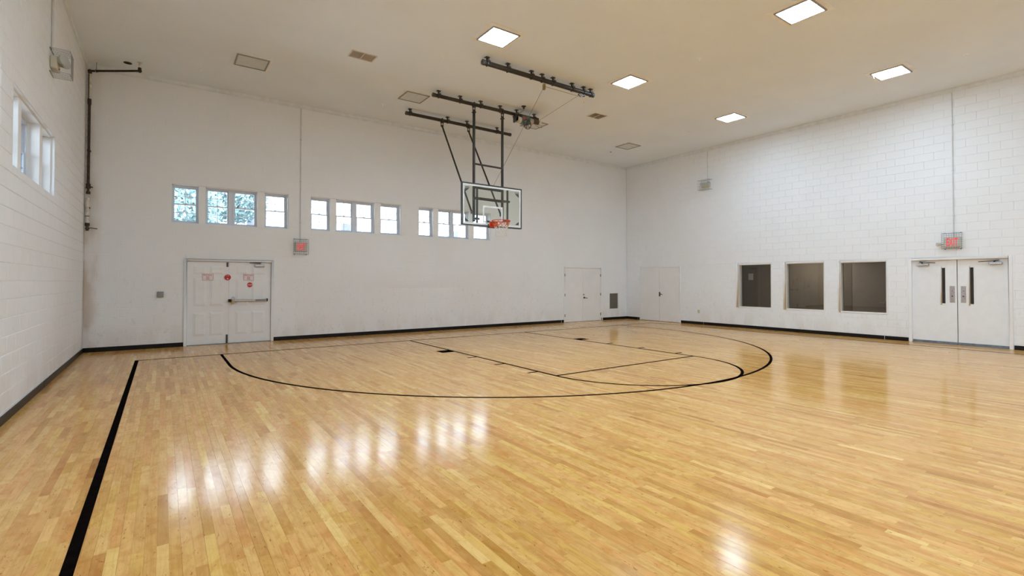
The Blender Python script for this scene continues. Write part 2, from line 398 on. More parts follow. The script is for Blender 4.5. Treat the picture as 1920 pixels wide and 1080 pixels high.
# ---- floor: every board real, the nearest 300 as single parts
FL = tag(obj('floor', MB().box(XL-.3, XR+.2, YF-.2, YB+.3, -.15, -.0185), SUBF), 'glossy maple strip floor with black court lines', 'floor', kind='structure')
PW = .0573; bl = []; x = XL-.01; row = 0
rb = random.Random(11)
while x < XR+.01:
    y = YF-rb.random()*.8
    gap = .0004 if rb.random() < .7 else .0010
    while y < YB+.01:
        r = rb.random(); ln = rb.uniform(.20, .55) if r < .55 else rb.uniform(.5, 1.25)
        y1 = min(y+ln, YB+.01)
        if y1 > YF: bl.append((x, x+PW-gap, max(y, YF), y1-.0005, min(1, max(0, rb.gauss(.58, .17) if rb.random() > .06 else rb.uniform(.12, .35))), rb.random(), rb.random(), rb.uniform(-.0001, 0)))
        y = y1
    x += PW; row += 1
bl.sort(key=lambda b: -screen_area([(b[0], b[2], 0), (b[1], b[2], 0), (b[1], b[3], 0), (b[0], b[3], 0)]))
def board_mesh(name, lst, org):
    vs = []; fs = []; cols = []
    for (x0, x1, y0, y1, t, h_, o_, dz) in lst:
        k = len(vs)
        for zz in (-.018, dz): vs += [(x0-org[0], y0-org[1], zz-org[2]), (x1-org[0], y0-org[1], zz-org[2]), (x1-org[0], y1-org[1], zz-org[2]), (x0-org[0], y1-org[1], zz-org[2])]
        fs += [(k+4, k+5, k+6, k+7), (k, k+1, k+5, k+4), (k+1, k+2, k+6, k+5), (k+2, k+3, k+7, k+6), (k+3, k, k+4, k+7)]
        cols += [t, h_, o_]*20
    me = D.meshes.new(name); me.from_pydata(vs, [], fs)
    a = me.attributes.new('board', 'FLOAT_VECTOR', 'CORNER'); a.data.foreach_set('vector', cols)
    me.materials.append(WOOD); me.update(); return me
for b in bl[:300]:
    org = ((b[0]+b[1])/2, (b[2]+b[3])/2, -.018)
    o = D.objects.new('floorboard', board_mesh('floorboard', [b], org)); COL.objects.link(o); o.parent = FL; o.location = Vector(org)-WPOS[FL]
o = D.objects.new('floorboards', board_mesh('floorboards', bl[300:], (0, 0, 0))); COL.objects.link(o); o.parent = FL; o.location = -WPOS[FL]; o['kind'] = 'stuff'

# ---- court lines, painted on the floor
ZT = .0022
def strip(name, label, x0, x1, y0, y1): return obj(name, MB().box(x0, x1, y0, y1, -.0004, ZT), BLACKP, FL, label=label, flat=True)
def arc(name, label, cx, cy, R, wd, a0, a1, n=120, ext=0):
    pts = []
    if ext: pts.append((cx+R, cy+ext, 1, 0))
    for i in range(n+1):
        t = a0+(a1-a0)*i/n; pts.append((cx+R*math.cos(t), cy+R*math.sin(t), math.cos(t), math.sin(t)))
    if ext: pts.append((cx-R, cy+ext, -1, 0))
    mb = MB(); vs = []; fs = []
    for (a, b, c, s_) in pts: vs += [(a, b, ZT+.0001), (a-wd*c, b-wd*s_, ZT+.0001), (a, b, -.0004), (a-wd*c, b-wd*s_, -.0004)]
    for i in range(len(pts)-1):
        k = i*4; fs += [(k, k+1, k+5, k+4), (k, k+4, k+6, k+2), (k+1, k+3, k+7, k+5)]
    mb.add(vs, fs); return obj(name, mb, BLACKP, FL, label=label, flat=True)
strip('baseline', 'thin black line across the floor below the hoop', -7.445, 7.68, -.025, .025)
strip('sideline', 'broad black line running toward the viewer along the left wall', -7.445, -7.385, YF+.4, -.025)
strip('sideline', 'black line along the right wall past the double doors', 7.63, 7.68, YF+.4, -.025)
for sx in (-1, 1):
    strip('lane_line', 'left edge line of the key' if sx < 0 else 'right edge line of the key', sx*1.855, sx*1.805, -5.81, -.025)
    for y in (-3.38, -4.37, -5.38): strip('lane_mark', None, sx*1.855, sx*2.06, y-.025, y+.025)
    strip('lane_block', 'small solid black rectangle beside the key', sx*1.858, sx*2.15, -2.46, -2.15)
strip('free_throw_line', 'straight black line closing the key', -1.855, 1.855, -5.86, -5.81)
arc('free_throw_arc', 'half circle beyond the free throw line', 0, -5.83, 1.855, .05, 0, -PI)
arc('three_point_line', 'long black curve around the basket', 0, -1.60, 6.04, .05, 0, -PI, 160, 1.575)

# ---- baseboards
def base(name, fn, spans, label, th=.012):
    r = thing(name, label, 'baseboard', fn(spans[0][0], 0, 0), kind='structure')
    for a, b in spans:
        mb = MB().wbox(fn, a, b, 0, .098, -th, 0); obj('baseboard_length', mb, RUBBER, r, bevel=.004)
base('baseboard_back', BACK, [(XL+.012, -6.615), (-4.708, 4.97), (4.985, 5.10), (7.045, 7.075), (7.125, XR-.012)], 'black rubber baseboard along the back wall')
base('baseboard_left', LEFT, [(YF+.02, -9.35), (-9.345, -5.70), (-5.695, -2.33), (-2.325, YB)], 'black rubber baseboard along the left wall', .014)
base('baseboard_right', RIGHT, [(YF+.02, -9.425), (-7.495, -6.98), (-6.97, -1.60), (-1.59, -.66), (1.285, 1.36), (1.37, YB)], 'black rubber baseboard along the right wall')
# ---- trim where walls meet the ceiling
for i, (fn, a, b, nm) in enumerate(((BACK, XL, XR, 'back'), (LEFT, YF, YB-.03, 'left'), (RIGHT, YF, YB-.03, 'right'))):
    mb = MB().wbox(fn, a, b, H-.085, H, -.018, 0).wbox(fn, a, b, H-.105, H-.085, -.010, 0)
    tag(obj('trim_%d' % (i+1), mb, CEILTRIM, bevel=.003), 'narrow flat moulding where the %s wall meets the ceiling' % nm, 'trim', kind='structure')

# ------------------------------------------------------------------ exterior windows
def sash_pair(root, fn, a, b, z0, z1, d):
    """one double hung unit: frame, upper sash, lower sash, eight panes"""
    obj('window_frame', MB().frame(fn, a, b, z0, z1, .028, d-.015, d+.075, .04, .03), VINYL, root)
    zm = (z0+z1)/2
    for up in (1, 0):
        q0, q1 = (zm-.012, z1-.035) if up else (z0+.025, zm+.018)
        dd = d+.040 if up else d+.005; s0, s1 = a+.026, b-.026; fw = .030
        mb = MB().frame(fn, s0, s1, q0, q1, fw, dd, dd+.028, .03, .034)
        sm, zz = (s0+s1)/2, (q0+q1)/2
        mb.wbox(fn, sm-.006, sm+.006, q0+fw, q1-fw, dd+.006, dd+.022).wbox(fn, s0+fw, s1-fw, zz-.006, zz+.006, dd+.007, dd+.021)
        if not up: mb.wbox(fn, sm-.03, sm+.03, q1-.004, q1+.014, dd-.012, dd+.02)
        sh = obj('sash', mb, VINYL, root, label='upper sash' if up else 'lower sash')
        for u0, u1 in ((s0+fw, sm-.006), (sm+.006, s1-fw)):
            for v0, v1 in ((q0+.034, zz-.006), (zz+.006, q1-.03)):
                obj('pane', MB().wbox(fn, u0, u1, v0, v1, dd+.011, dd+.015), GLASSW, sh, flat=True)
def window_group(n, fn, g, z0, z1, deep, rec, label):
    a, b, p1, mu, p2 = g
    root = thing('window_%d' % n, label, 'window', fn(a, z0, 0), kind='structure')
    # liner boards of the recess
    obj('liner', MB().frame(fn, a, b, z0, z1, .012, rec, deep-.02, .012, .012), LINER, root)
    for q in (p1, p2): obj('post', MB().wbox(fn, q[0], q[1], z0+.012, z1-.012, rec, deep), LINER, root, bevel=.004)
    obj('mullion', MB().wbox(fn, mu-.03, mu+.03, z0+.012, z1-.012, deep-.09, deep), VINYL, root)
    d = deep-.085
    for s0, s1 in ((a+.012, p1[0]), (p1[1], mu-.03), (mu+.03, p2[0]), (p2[1], b-.012)):
        sash_pair(root, fn, s0, s1, z0+.012, z1-.012, d)
    return root
LB = ['high window group nearest the left corner, above the red stickered exit doors', 'middle high window group on the back wall, right of the exit sign', 'high window group on the back wall partly behind the backboard']
for i, g in enumerate(GROUPS_B): window_group(i+1, BACK, g, WZ0, WZ1, .25, .03, LB[i])
LL = ['high window group on the left wall nearest the corner pipe', 'high window group at the left edge of the photo', 'high window group on the left wall beside the viewer', 'high window group on the left wall just behind the viewer']
for i, g in enumerate(GROUPS_L): window_group(i+4, LEFT, g, *WZL, .29, .055, LL[i])

# ------------------------------------------------------------------ hallway windows and hallway
LI = ['dark hallway window showing a paper notice, nearest the right hand closet', 'middle one of the three dark hallway windows', 'dark hallway window nearest the double doors, showing a lever handle']
for i, (a, b, z0, z1) in enumerate(IW):
    r = thing('window_%d' % (i+8), LI[i], 'window', RIGHT(a, z0, 0), kind='structure')
    bo = b+(.095 if i < 2 else .06); mb = MB()
    for q in ((a-.035, a, z0-.025, z1+.045), (b, bo, z0-.025, z1+.045), (a, b, z1, z1+.045), (a, b, z0-.025, z0)): mb.wbox(RIGHT, *q, -.010, 0)
    obj('casing', mb, TRIM, r, bevel=.003)
    obj('window_frame', MB().frame(RIGHT, a, b, z0, z1, .014, 0, .13, .014, .014), TRIMB, r)
    obj('pane', MB().wbox(RIGHT, a+.014, b-.014, z0+.014, z1-.014, .115, .121), GLASSI, r, flat=True)
HX = XR+.2
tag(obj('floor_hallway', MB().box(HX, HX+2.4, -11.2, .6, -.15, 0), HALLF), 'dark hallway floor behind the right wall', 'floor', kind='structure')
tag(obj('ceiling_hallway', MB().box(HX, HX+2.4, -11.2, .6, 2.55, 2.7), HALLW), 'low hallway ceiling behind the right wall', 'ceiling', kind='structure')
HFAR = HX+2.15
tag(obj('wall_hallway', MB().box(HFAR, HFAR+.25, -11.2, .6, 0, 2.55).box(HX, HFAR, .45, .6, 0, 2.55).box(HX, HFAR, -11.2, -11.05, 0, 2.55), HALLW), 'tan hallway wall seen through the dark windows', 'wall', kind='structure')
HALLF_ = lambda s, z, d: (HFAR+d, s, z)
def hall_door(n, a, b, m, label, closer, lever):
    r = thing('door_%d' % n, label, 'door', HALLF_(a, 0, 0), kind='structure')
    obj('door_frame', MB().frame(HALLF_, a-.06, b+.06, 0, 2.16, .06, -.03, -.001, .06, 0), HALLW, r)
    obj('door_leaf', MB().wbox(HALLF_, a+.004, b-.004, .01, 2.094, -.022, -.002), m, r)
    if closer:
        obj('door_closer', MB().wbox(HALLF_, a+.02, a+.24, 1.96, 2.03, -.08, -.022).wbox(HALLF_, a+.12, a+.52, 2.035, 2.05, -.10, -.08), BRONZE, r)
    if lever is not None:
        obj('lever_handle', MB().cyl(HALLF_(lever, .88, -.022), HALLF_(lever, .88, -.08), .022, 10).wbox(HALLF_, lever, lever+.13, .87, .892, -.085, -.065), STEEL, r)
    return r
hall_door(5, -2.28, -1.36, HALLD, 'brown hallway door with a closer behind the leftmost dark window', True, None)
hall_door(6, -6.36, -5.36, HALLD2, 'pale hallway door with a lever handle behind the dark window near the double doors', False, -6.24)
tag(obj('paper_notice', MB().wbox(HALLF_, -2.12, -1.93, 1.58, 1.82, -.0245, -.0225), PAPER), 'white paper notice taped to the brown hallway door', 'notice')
t = thing('hallway_light', 'faint warm ceiling panel over the hallway behind the dark windows', 'ceiling light', (HX+1.2, -4.4, 2.55))  # unseen panel, added so the hallway is not black
obj('lens', MB().box(HX+.95, HX+1.45, -5.0, -3.8, 2.53, 2.549), FILLHALL, t)
obj('light_frame', MB().box(HX+.9, HX+.95, -5.05, -3.75, 2.52, 2.55).box(HX+1.45, HX+1.5, -5.05, -3.75, 2.52, 2.55), FIXFRAME, t)

# ------------------------------------------------------------------ doors
def closer_arm(fn, c, z, sgn, root, mb_body=STEEL):
    """surface closer: body on the leaf, arm out to the frame header"""
    o = obj('door_closer', MB().wbox(fn, c-.13, c+.13, z-.03, z+.025, -.075, -.002), mb_body, root, bevel=.006)
    obj('closer_arm', MB().cyl(fn(c, z+.025, -.04), fn(c, z+.06, -.04), .014, 8).tube([fn(c, z+.05, -.04), fn(c+sgn*.22, z+.055, -.17)], .009, 6).tube([fn(c+sgn*.22, z+.06, -.17), fn(c+sgn*.30, z+.075, -.01)], .008, 6), DARKM, o)
# door_1: white six panel exit pair
r1 = thing('door_1', 'pair of white six panel exit doors with red stickers and a push bar', 'door', (-5.66, YB, 0), kind='structure')
A, B, Z = DOOR1[0], DOOR1[1], DOOR1[3]
mb = MB().frame(BACK, A-.03, B+.03, 0, Z+.03, .055, -.022, .10, .055, 0).frame(BACK, A-.036, B+.036, 0, Z+.038, .014, -.030, -.022, .014, 0)
obj('door_frame', mb, TRIM, r1, bevel=.004)
obj('threshold', MB().wbox(BACK, A+.02, B-.02, -.0005, .014, .0, .13), GREYM, r1)
obj('door_stop', MB().frame(BACK, A+.0, B-.0, 0, Z, .055, .082, .12, .055, 0).wbox(BACK, A, B, -.02, .03, .082, .26).wbox(BACK, -5.72, -5.65, 0, Z-.03, .082, .11), TRIM, r1)  # added behind the leaves to block daylight leaking past their edges
sp = -5.688; LZ = (.016, 1.998)
for a, b in ((A+.03, sp-.002), (sp+.002, B-.03)):
    lf = obj('door_leaf', MB().wbox(BACK, a, b, *LZ, .035, .08), DOORW, r1)
    wd = b-a; c1 = (a+wd*.175, a+wd*.415); c2 = (a+wd*.555, a+wd*.83)
    for c in (c1, c2):
        for z0, z1 in ((1.715, 1.875), (.955, 1.585), (.245, .755)):
            m2 = MB().frustum(BACK, c[0]-.022, c[1]+.022, z0-.022, z1+.022, .035, .0275, .008)
            m2.frustum(BACK, c[0], c[1], z0, z1, .0274, .020, .018)
            obj('panel', m2, DOORW, lf, flat=True)
obj('astragal', MB().wbox(BACK, sp-.012, sp+.030, .02, 1.995, .024, .035), DOORW, r1)
for z0, z1, nm in ((1.875, 1.985, 'flush_bolt'), (.012, .225, 'flush_bolt')):
    obj(nm, MB().wbox(BACK, -5.755, -5.718, z0, z1, .012, .034).wbox(BACK, -5.748, -5.725, z0+.02, z1-.02, .004, .012), DARKM, r1, bevel=.002)
pb = obj('push_bar', MB().wbox(BACK, -5.63, -4.86, 1.03, 1.075, -.045, .0), STEEL, r1, bevel=.006)
obj('bar_end', MB().wbox(BACK, -5.715, -5.645, 1.02, 1.085, -.05, .034), RUBBER, pb, bevel=.006); obj('bar_end', MB().wbox(BACK, -4.875, -4.845, 1.018, 1.09, -.05, .034), RUBBER, pb, bevel=.006)
obj('bar_grip', MB().wbox(BACK, -5.13, -4.89, 1.037, 1.068, -.058, -.045), GREYM, pb, bevel=.003)
obj('bar_mount', MB().wbox(BACK, -5.60, -5.54, 1.03, 1.075, 0, .034).wbox(BACK, -4.96, -4.90, 1.03, 1.075, 0, .034), DARKM, pb)
pl_ = obj('padlock', MB().wbox(BACK, -5.65, -5.585, .965, 1.05, -.075, -.03), BRASS, pb, bevel=.006, label='brass padlock on the push bar')
obj('shackle', MB().tube([BACK(-5.645, 1.05, -.055), BACK(-5.645, 1.12, -.055), BACK(-5.635, 1.14, -.055), BACK(-5.60, 1.14, -.055), BACK(-5.59, 1.12, -.055), BACK(-5.59, 1.05, -.055)], .007, 6), STEEL, pl_)
obj('latch_guard', MB().wbox(BACK, -5.735, -5.700, 1.03, 1.07, .030, .034).cyl(BACK(-5.785, 1.20, .036), BACK(-5.785, 1.20, .026), .012, 8).cyl(BACK(-5.785, 1.07, .036), BACK(-5.785, 1.07, .026), .012, 8), TRIM, r1)
o = obj('door_closer', MB().wbox(BACK, -5.14, -4.92, 1.895, 1.945, -.03, .034), STEEL, r1, bevel=.006)
obj('closer_arm', MB().tube([BACK(-5.02, 1.95, 0), BACK(-5.02, 1.975, -.02), BACK(-5.26, 1.985, -.03)], .009, 6).tube([BACK(-5.26, 1.985, -.03), BACK(-5.0, 1.99, -.04)], .007, 6), DARKM, o)
# stickers on door_1
def sign_paper(x, label):
    t_ = thing('exit_notice', label, 'sign', BACK(x, 1.555, .024), 'emergency exit notices')
    DP = .0185
    obj('paper_sheet', MB().wbox(BACK, x-.112, x+.112, 1.548, 1.705, DP, .0195), WHITEP, t_, flat=True)
    obj('border', MB().frame(BACK, x-.112, x+.112, 1.548, 1.705, .006, DP-.0008, DP), RED, t_, flat=True)
    m = MB()
    text(m, 'Emergency', BACK(x, 1.663, DP-.001), EXB, .028, .18, .001, .02)
    text(m, 'Exit', BACK(x, 1.615, DP-.001), EXB, .028, .062, .001, .02)
    text(m, 'Only', BACK(x, 1.572, DP-.001), EXB, .028, .075, .001, .02)
    obj('lettering', m, RED, t_, flat=True)
sign_paper(-6.142, 'white notice reading Emergency Exit Only on the left exit leaf')
sign_paper(-5.273, 'white notice reading Emergency Exit Only on the right exit leaf')
t_ = thing('round_sticker', 'larger round red sticker at the top between the exit door leaves', 'sticker', BACK(-5.73, 1.55, .018))
obj('disc', MB().cyl(BACK(-5.73, 1.62, .0235), BACK(-5.73, 1.62, .0145), .069, 28), RED, t_)
m = MB(); text(m, 'STOP', BACK(-5.73, 1.648, .0135), EXB, .018, .06, .001, .01)
obj('lettering', m, WHITEP, t_, flat=True)
obj('triangle_mark', MB().frustum(BACK, -5.745, -5.715, 1.575, 1.60, .0145, .0125, .008), WHITEP, t_, flat=True)
t_ = thing('round_sticker', 'smaller round red stop sticker below the notice on the right exit leaf', 'sticker', BACK(-5.248, 1.38, .02))
obj('disc', MB().cyl(BACK(-5.248, 1.436, .0195), BACK(-5.248, 1.436, .0165), .060, 28), RED, t_)
m = MB(); text(m, 'STOP', BACK(-5.248, 1.419, .0155), EXB, .034, .096, .001, .02)
obj('lettering', m, WHITEP, t_, flat=True)

# door_2 closet pair on the back wall
r2 = thing('door_2', 'plain white closet double doors on the back wall beside the tan grille', 'door', (6.07, YB, 0), kind='structure')
A, B, Z = DOOR2[0], DOOR2[1], DOOR2[3]
obj('door_frame', MB().frame(BACK, A-.03, B+.03, 0, Z+.03, .045, -.012, .12, .045, 0), DOORC, r2, bevel=.004)
for k, (a, b) in enumerate(((A+.018, 6.048), (6.052, B-.018))):
    lf = obj('door_leaf', MB().wbox(BACK, a, b, .008, Z-.018, -.002, .040), DOORC, r2, bevel=.002)
    hx = a-.006 if k == 0 else b+.006
    for z in (.25, 1.02, 1.76): obj('hinge', MB().cyl(BACK(hx, z-.05, -.016), BACK(hx, z+.05, -.016), .009, 8).wbox(BACK, hx-.012, hx+.012, z-.05, z+.05, -.013, -.003), BRONZE, lf)
o = obj('lever_handle', MB().cyl(BACK(6.12, .905, -.002), BACK(6.12, .905, -.03), .032, 14).tube([BACK(6.12, .905, -.03), BACK(6.12, .905, -.06), BACK(6.24, .88, -.065)], .011, 8), BRONZE, r2)
obj('lock_cylinder', MB().cyl(BACK(6.10, 1.02, -.002), BACK(6.10, 1.02, -.02), .026, 14), BRASS, r2)
obj('closet_back', MB().wbox(BACK, A-.05, B+.05, -.01, Z+.05, .262, .30), HALLD, r2); obj('closet_sill', MB().wbox(BACK, A, B, -.001, .004, .0, .262), HALLD, r2)  # unseen dark slabs added to block sky light leaking under the leaves
# door_3 closet pair on the right wall
r3 = thing('door_3', 'plain white closet double doors on the right wall beside the corner', 'door', (XR, .32, 0), kind='structure')
A, B, Z = DOOR3[0], DOOR3[1], DOOR3[3]
obj('door_frame', MB().frame(RIGHT, A-.045, B+.03, 0, Z+.03, .05, -.012, .12, .045, 0), DOORC, r3, bevel=.004)
for k, (a, b) in enumerate(((A+.008, .305), (.313, B-.022))):
    lf = obj('door_leaf', MB().wbox(RIGHT, a, b, .012, Z-.016, -.004, .040), DOORC, r3, bevel=.002)
    hx = a-.004 if k == 0 else b+.004
    for z in (.25, 1.02, 1.80): obj('hinge', MB().cyl(RIGHT(hx, z-.05, -.014), RIGHT(hx, z+.05, -.014), .008, 8), DOORC, lf)
obj('door_gap', MB().wbox(RIGHT, .303, .315, .012, Z-.016, .015, .03), RUBBER, r3)
obj('lever_handle', MB().wbox(RIGHT, .27, .33, .95, 1.12, -.012, -.002).cyl(RIGHT(.25, 1.04, -.004), RIGHT(.25, 1.04, -.06), .022, 12).tube([RIGHT(.25, 1.04, -.06), RIGHT(.13, 1.03, -.065)], .011, 8), BRONZE, r3)
obj('closet_back', MB().wbox(RIGHT, A-.05, B+.1, -.01, Z+.05, .205, .24), HALLD, r3)  # unseen dark slab added to keep outside light from leaking in
# door_4 double doors with slit windows
r4 = thing('door_4', 'white double doors with slit windows and steel push plates', 'door', (XR, -8.44, 0), kind='structure')
A, B, Z = DOOR4[0], DOOR4[1], DOOR4[3]
obj('door_frame', MB().frame(RIGHT, A-.045, B+.02, 0, Z+.045, .065, -.02, .20, .055, 0), TRIM, r4, bevel=.004)
obj('threshold', MB().wbox(RIGHT, A+.02, B-.04, -.0005, .012, .0, .20), GREYM, r4)
LF = .065
for k, (a, b, va, vb) in enumerate(((A+.022, -8.452, -8.744, -8.677), (-8.436, B-.045, -8.221, -8.155))):
    vz0, vz1 = .99, 1.86; mb = MB()
    for q in ((a, va, .03, Z-.014), (vb, b, .03, Z-.014), (va, vb, .03, vz0), (va, vb, vz1, Z-.014)): mb.wbox(RIGHT, *q, LF, LF+.045)
    lf = obj('door_leaf', mb, DOORW, r4, flat=True)
    obj('vision_frame', MB().frame(RIGHT, va-.035, vb+.035, vz0-.035, vz1+.03, .035, LF-.008, LF, .03, .035), DOORW, lf, bevel=.002)
    obj('vision_pane', MB().wbox(RIGHT, va, vb, vz0, vz1, LF+.018, LF+.024), GLASSI, lf, flat=True)
    obj('bottom_strip', MB().wbox(RIGHT, a+.004, b-.004, .012, .062, LF-.004, LF+.03), KICK, lf)
    pa = (-8.398, -8.300) if k else (-8.604, -8.508)
    pp = obj('push_plate', MB().wbox(RIGHT, pa[0], pa[1], 1.015, 1.415, LF-.004, LF), PLATE, lf, bevel=.001)
    obj('screw', MB().cyl(RIGHT(sum(pa)/2, 1.30, LF-.003), RIGHT(sum(pa)/2, 1.30, LF-.008), .009, 8).cyl(RIGHT(sum(pa)/2, 1.17, LF-.003), RIGHT(sum(pa)/2, 1.17, LF-.009), .016, 10), DARKM, pp)
for c, sg in ((-7.80, -1), (-9.13, 1)):
    o = obj('door_closer', MB().wbox(RIGHT, c-.115, c+.115, 1.925, 1.972, LF-.075, LF), STEEL, r4, bevel=.006)
    obj('closer_arm', MB().cyl(RIGHT(c+.02, 1.972, .02), RIGHT(c+.02, 1.998, .02), .016, 8).tube([RIGHT(c+.02, 1.995, .02), RIGHT(c-sg*.06, 2.02, .0), RIGHT(c+sg*.02, 2.0, -.06)], .010, 6).tube([RIGHT(c+sg*.02, 2.0, -.06), RIGHT(c+sg*.27, 1.985, -.10)], .009, 6), DARKM, o)

# ------------------------------------------------------------------ wall devices
t = thing('wall_grille', 'tan louvred air grille low on the back wall by the corner', 'vent', BACK(7.74, .43, 0))
obj('grille_frame', MB().frame(BACK, 7.478, 8.002, .405, 1.068, .028, -.012, .02), FIXPLATE, t, bevel=.003)
obj('backing', MB().wbox(BACK, 7.50, 7.985, .43, 1.045, .05, .06), VENTD, t)
for k in range(22):
    z = .445+k*.0272; q = [BACK(7.504, z, .008), BACK(7.976, z, .008), BACK(7.976, z+.022, .032), BACK(7.504, z+.022, .032)]
    m = MB().add(q+[(a, b+.002, c+.003) for a, b, c in q], [(0,1,2,3), (4,7,6,5), (0,4,5,1), (3,2,6,7)]); obj('slat', m, WGRILLE, t, flat=True)
for x_ in (7.825,): obj('slat_divider', MB().wbox(BACK, x_-.006, x_+.006, .433, 1.04, .0, .012), WGRILLE, t)
t = thing('switch_box', 'small grey metal box on the back wall left of the exit doors', 'switch box', BACK(-7.066, 1.16, 0))
obj('box_body', MB().wbox(BACK, -7.126, -7.006, 1.158, 1.288, -.045, 0), mat('grey_box', (.20, .20, .21), .5), t, bevel=.006)
obj('cover_plate', MB().wbox(BACK, -7.116, -7.016, 1.168, 1.278, -.050, -.045).cyl(BACK(-7.066, 1.225, -.05), BACK(-7.066, 1.225, -.055), .012, 8), mat('grey_cover', (.30, .30, .32), .45), t, bevel=.002)
t = thing('wall_outlet', 'cream outlet low on the right wall left of the hallway windows', 'outlet', RIGHT(-1.40, .40, 0))
obj('outlet_plate', MB().wbox(RIGHT, -1.445, -1.355, .395, .52, -.008, 0), CREAM, t, bevel=.002)
for z in (.43, .475): obj('socket', MB().wbox(RIGHT, -1.42, -1.38, z, z+.028, -.011, -.008), mat('socket_tan', (.45, .42, .30), .5), t)

def exit_sign(name, label, fn, s0, s1, z0, z1, ls0, ls1, lz0, lz1, ex, cs, group_label):
    t_ = thing(name, label, 'exit sign', fn((s0+s1)/2, z0, 0), 'caged exit signs')
    lo, hi = min(ls0, ls1), max(ls0, ls1); m0, m1 = lo-.055, hi+.055
    obj('sign_body', MB().wbox(fn, m0, m1, lz0-.03, lz1+.03, -.055, 0), SIGNBOX, t_, bevel=.006)
    obj('lettering', text(MB(), 'EXIT', fn((ls0+ls1)/2, lz0, -.0555), ex, lz1-lz0, hi-lo, .002, .006), EXITRED, t_, flat=True)
    mb = MB(); dp = -.115; nx, nz_ = 8, 7
    for i in range(nx+1):
        s = s0+(s1-s0)*i/nx; mb.tube([fn(s, z0, dp), fn(s, z1, dp)], .0024, 4)
    for j in range(nz_+1):
        z = z0+(z1-z0)*j/nz_; mb.tube([fn(s0, z, dp), fn(s1, z, dp)], .0024, 4)
        if j in (0, nz_):
            for k in (1, 2, 3): mb.tube([fn(s0, z, dp*k/4), fn(s1, z, dp*k/4)], .0022, 4)
        for s in (s0, s1): mb.tube([fn(s, z, dp), fn(s, z, 0)], .0022, 4)
    for i in range(nx+1):
        s = s0+(s1-s0)*i/nx
        for z in (z0, z1): mb.tube([fn(s, z, dp), fn(s, z, 0)], .0022, 4)
    mb.tube([fn(s0, z0, dp), fn(s1, z0, dp), fn(s1, z1, dp), fn(s0, z1, dp)], .0042, 5, True)
    g = obj('wire_guard', mb, WIRE, t_, label='wire cage around the sign')
    for a, b in ((s0+.03, z0-.02), (s1-.05, z0-.02), (s0+.03, z1), (s1-.05, z1)): obj('mounting_tab', MB().wbox(fn, a, a+.02, b, b+.02, -.006, 0), WIRE, t_)
    return t_
exit_sign('exit_sign', 'red EXIT sign in a wire cage between two high window groups on the back wall', BACK, -4.256, -3.888, 2.243, 2.628, -4.158, -3.960, 2.345, 2.525, EXB, -4.08, '')
e2 = exit_sign('exit_sign', 'red EXIT sign in a wire cage above the double doors with push plates', RIGHT, -8.578, -8.202, 2.318, 2.69, -8.285, -8.495, 2.385, 2.57, EXR, -8.41, '')
obj('lamp_head', MB().cyl(RIGHT(-8.17, 2.44, -.05), RIGHT(-8.115, 2.43, -.11), .032, 12, .045).tube([RIGHT(-8.25, 2.44, -.03), RIGHT(-8.17, 2.44, -.05)], .012, 6), CREAM, e2, label='cream lamp head at the side of the sign')
def conduit(fn, s, z0, label, r=.011):
    t_ = thing('conduit', label, 'conduit', fn(s, z0, -.014)); zt = H-.105
    obj('conduit_pipe', MB().cyl(fn(s, z0, -.016), fn(s, zt, -.016), r, 8), mat('conduit_paint', (.66, .66, .66), .45), t_)
    z = z0+.5
    while z < zt-.1:
        obj('strap', MB().wbox(fn, s-.028, s+.028, z, z+.02, -.004, 0).wbox(fn, s-r-.002, s+r+.002, z, z+.02, -.03, 0), mat('conduit_paint', (.66, .66, .66), .45), t_); z += 1.1
conduit(BACK, -4.08, 2.56, 'thin painted conduit rising from the exit sign on the back wall to the ceiling')
conduit(RIGHT, -8.41, 2.60, 'thin painted conduit rising from the exit sign above the double doors')
conduit(RIGHT, -1.79, 5.02, 'short thin conduit above the caged emergency light on the right wall', .008)
conduit(LEFT, -2.11, 4.92, 'painted conduit above the caged emergency light on the left wall', .014)
# emergency lights in wire guards
t = thing('emergency_light', 'emergency light with a big round lamp in a wire guard on the left wall', 'emergency light', LEFT(-2.06, 4.61, 0), 'caged emergency lights')
obj('housing', MB().wbox(LEFT, -2.19, -1.93, 4.66, 4.84, -.085, 0), CREAM, t, bevel=.012)
for y in (-2.13, -1.98): obj('lamp_head', MB().cyl(LEFT(y, 4.80, -.09), LEFT(y-.05, 4.80, -.155), .050, 16, .078).cyl(LEFT(y-.05, 4.80, -.155), LEFT(y-.055, 4.80, -.162), .078, 16), LENSG, t)
obj('test_button', MB().wbox(LEFT, -2.09, -2.05, 4.67, 4.69, -.092, -.085), mat('button_red', (.4, .06, .04), .5), t)
mb = MB(); c0, c1, q0, q1, dp = -2.225, -1.90, 4.595, 4.935, -.225
for k in range(7):
    y = c0+(c1-c0)*k/6
    for z in (q0, q1): mb.tube([LEFT(y, z, 0), LEFT(y, z, dp)], .0032, 4)
for k in range(5):
    y = c0+.12+(c1-c0-.12)*k/4; mb.tube([LEFT(y, q0, dp), LEFT(y, q1, dp)], .0040 if k in (1, 4) else .003, 4)
for z in (q0, q1): mb.tube([LEFT(c0, z, -.006), LEFT(c1, z, -.006)], .007, 5); mb.tube([LEFT(c0, z, dp), LEFT(c1, z, dp)], .004, 4)
obj('wire_guard', mb, WIREW, t)
t = thing('emergency_light', 'small caged emergency light with two lamps high on the right wall', 'emergency light', RIGHT(-1.74, 4.76, 0), 'caged emergency lights')
obj('housing', MB().wbox(RIGHT, -1.90, -1.60, 4.83, 4.98, -.08, 0), CREAM, t, bevel=.01)
for y in (-1.62, -1.88): obj('lamp_head', MB().cyl(RIGHT(y, 4.96, -.08), RIGHT(y-.03, 4.94, -.15), .045, 14, .065), LENSG, t)
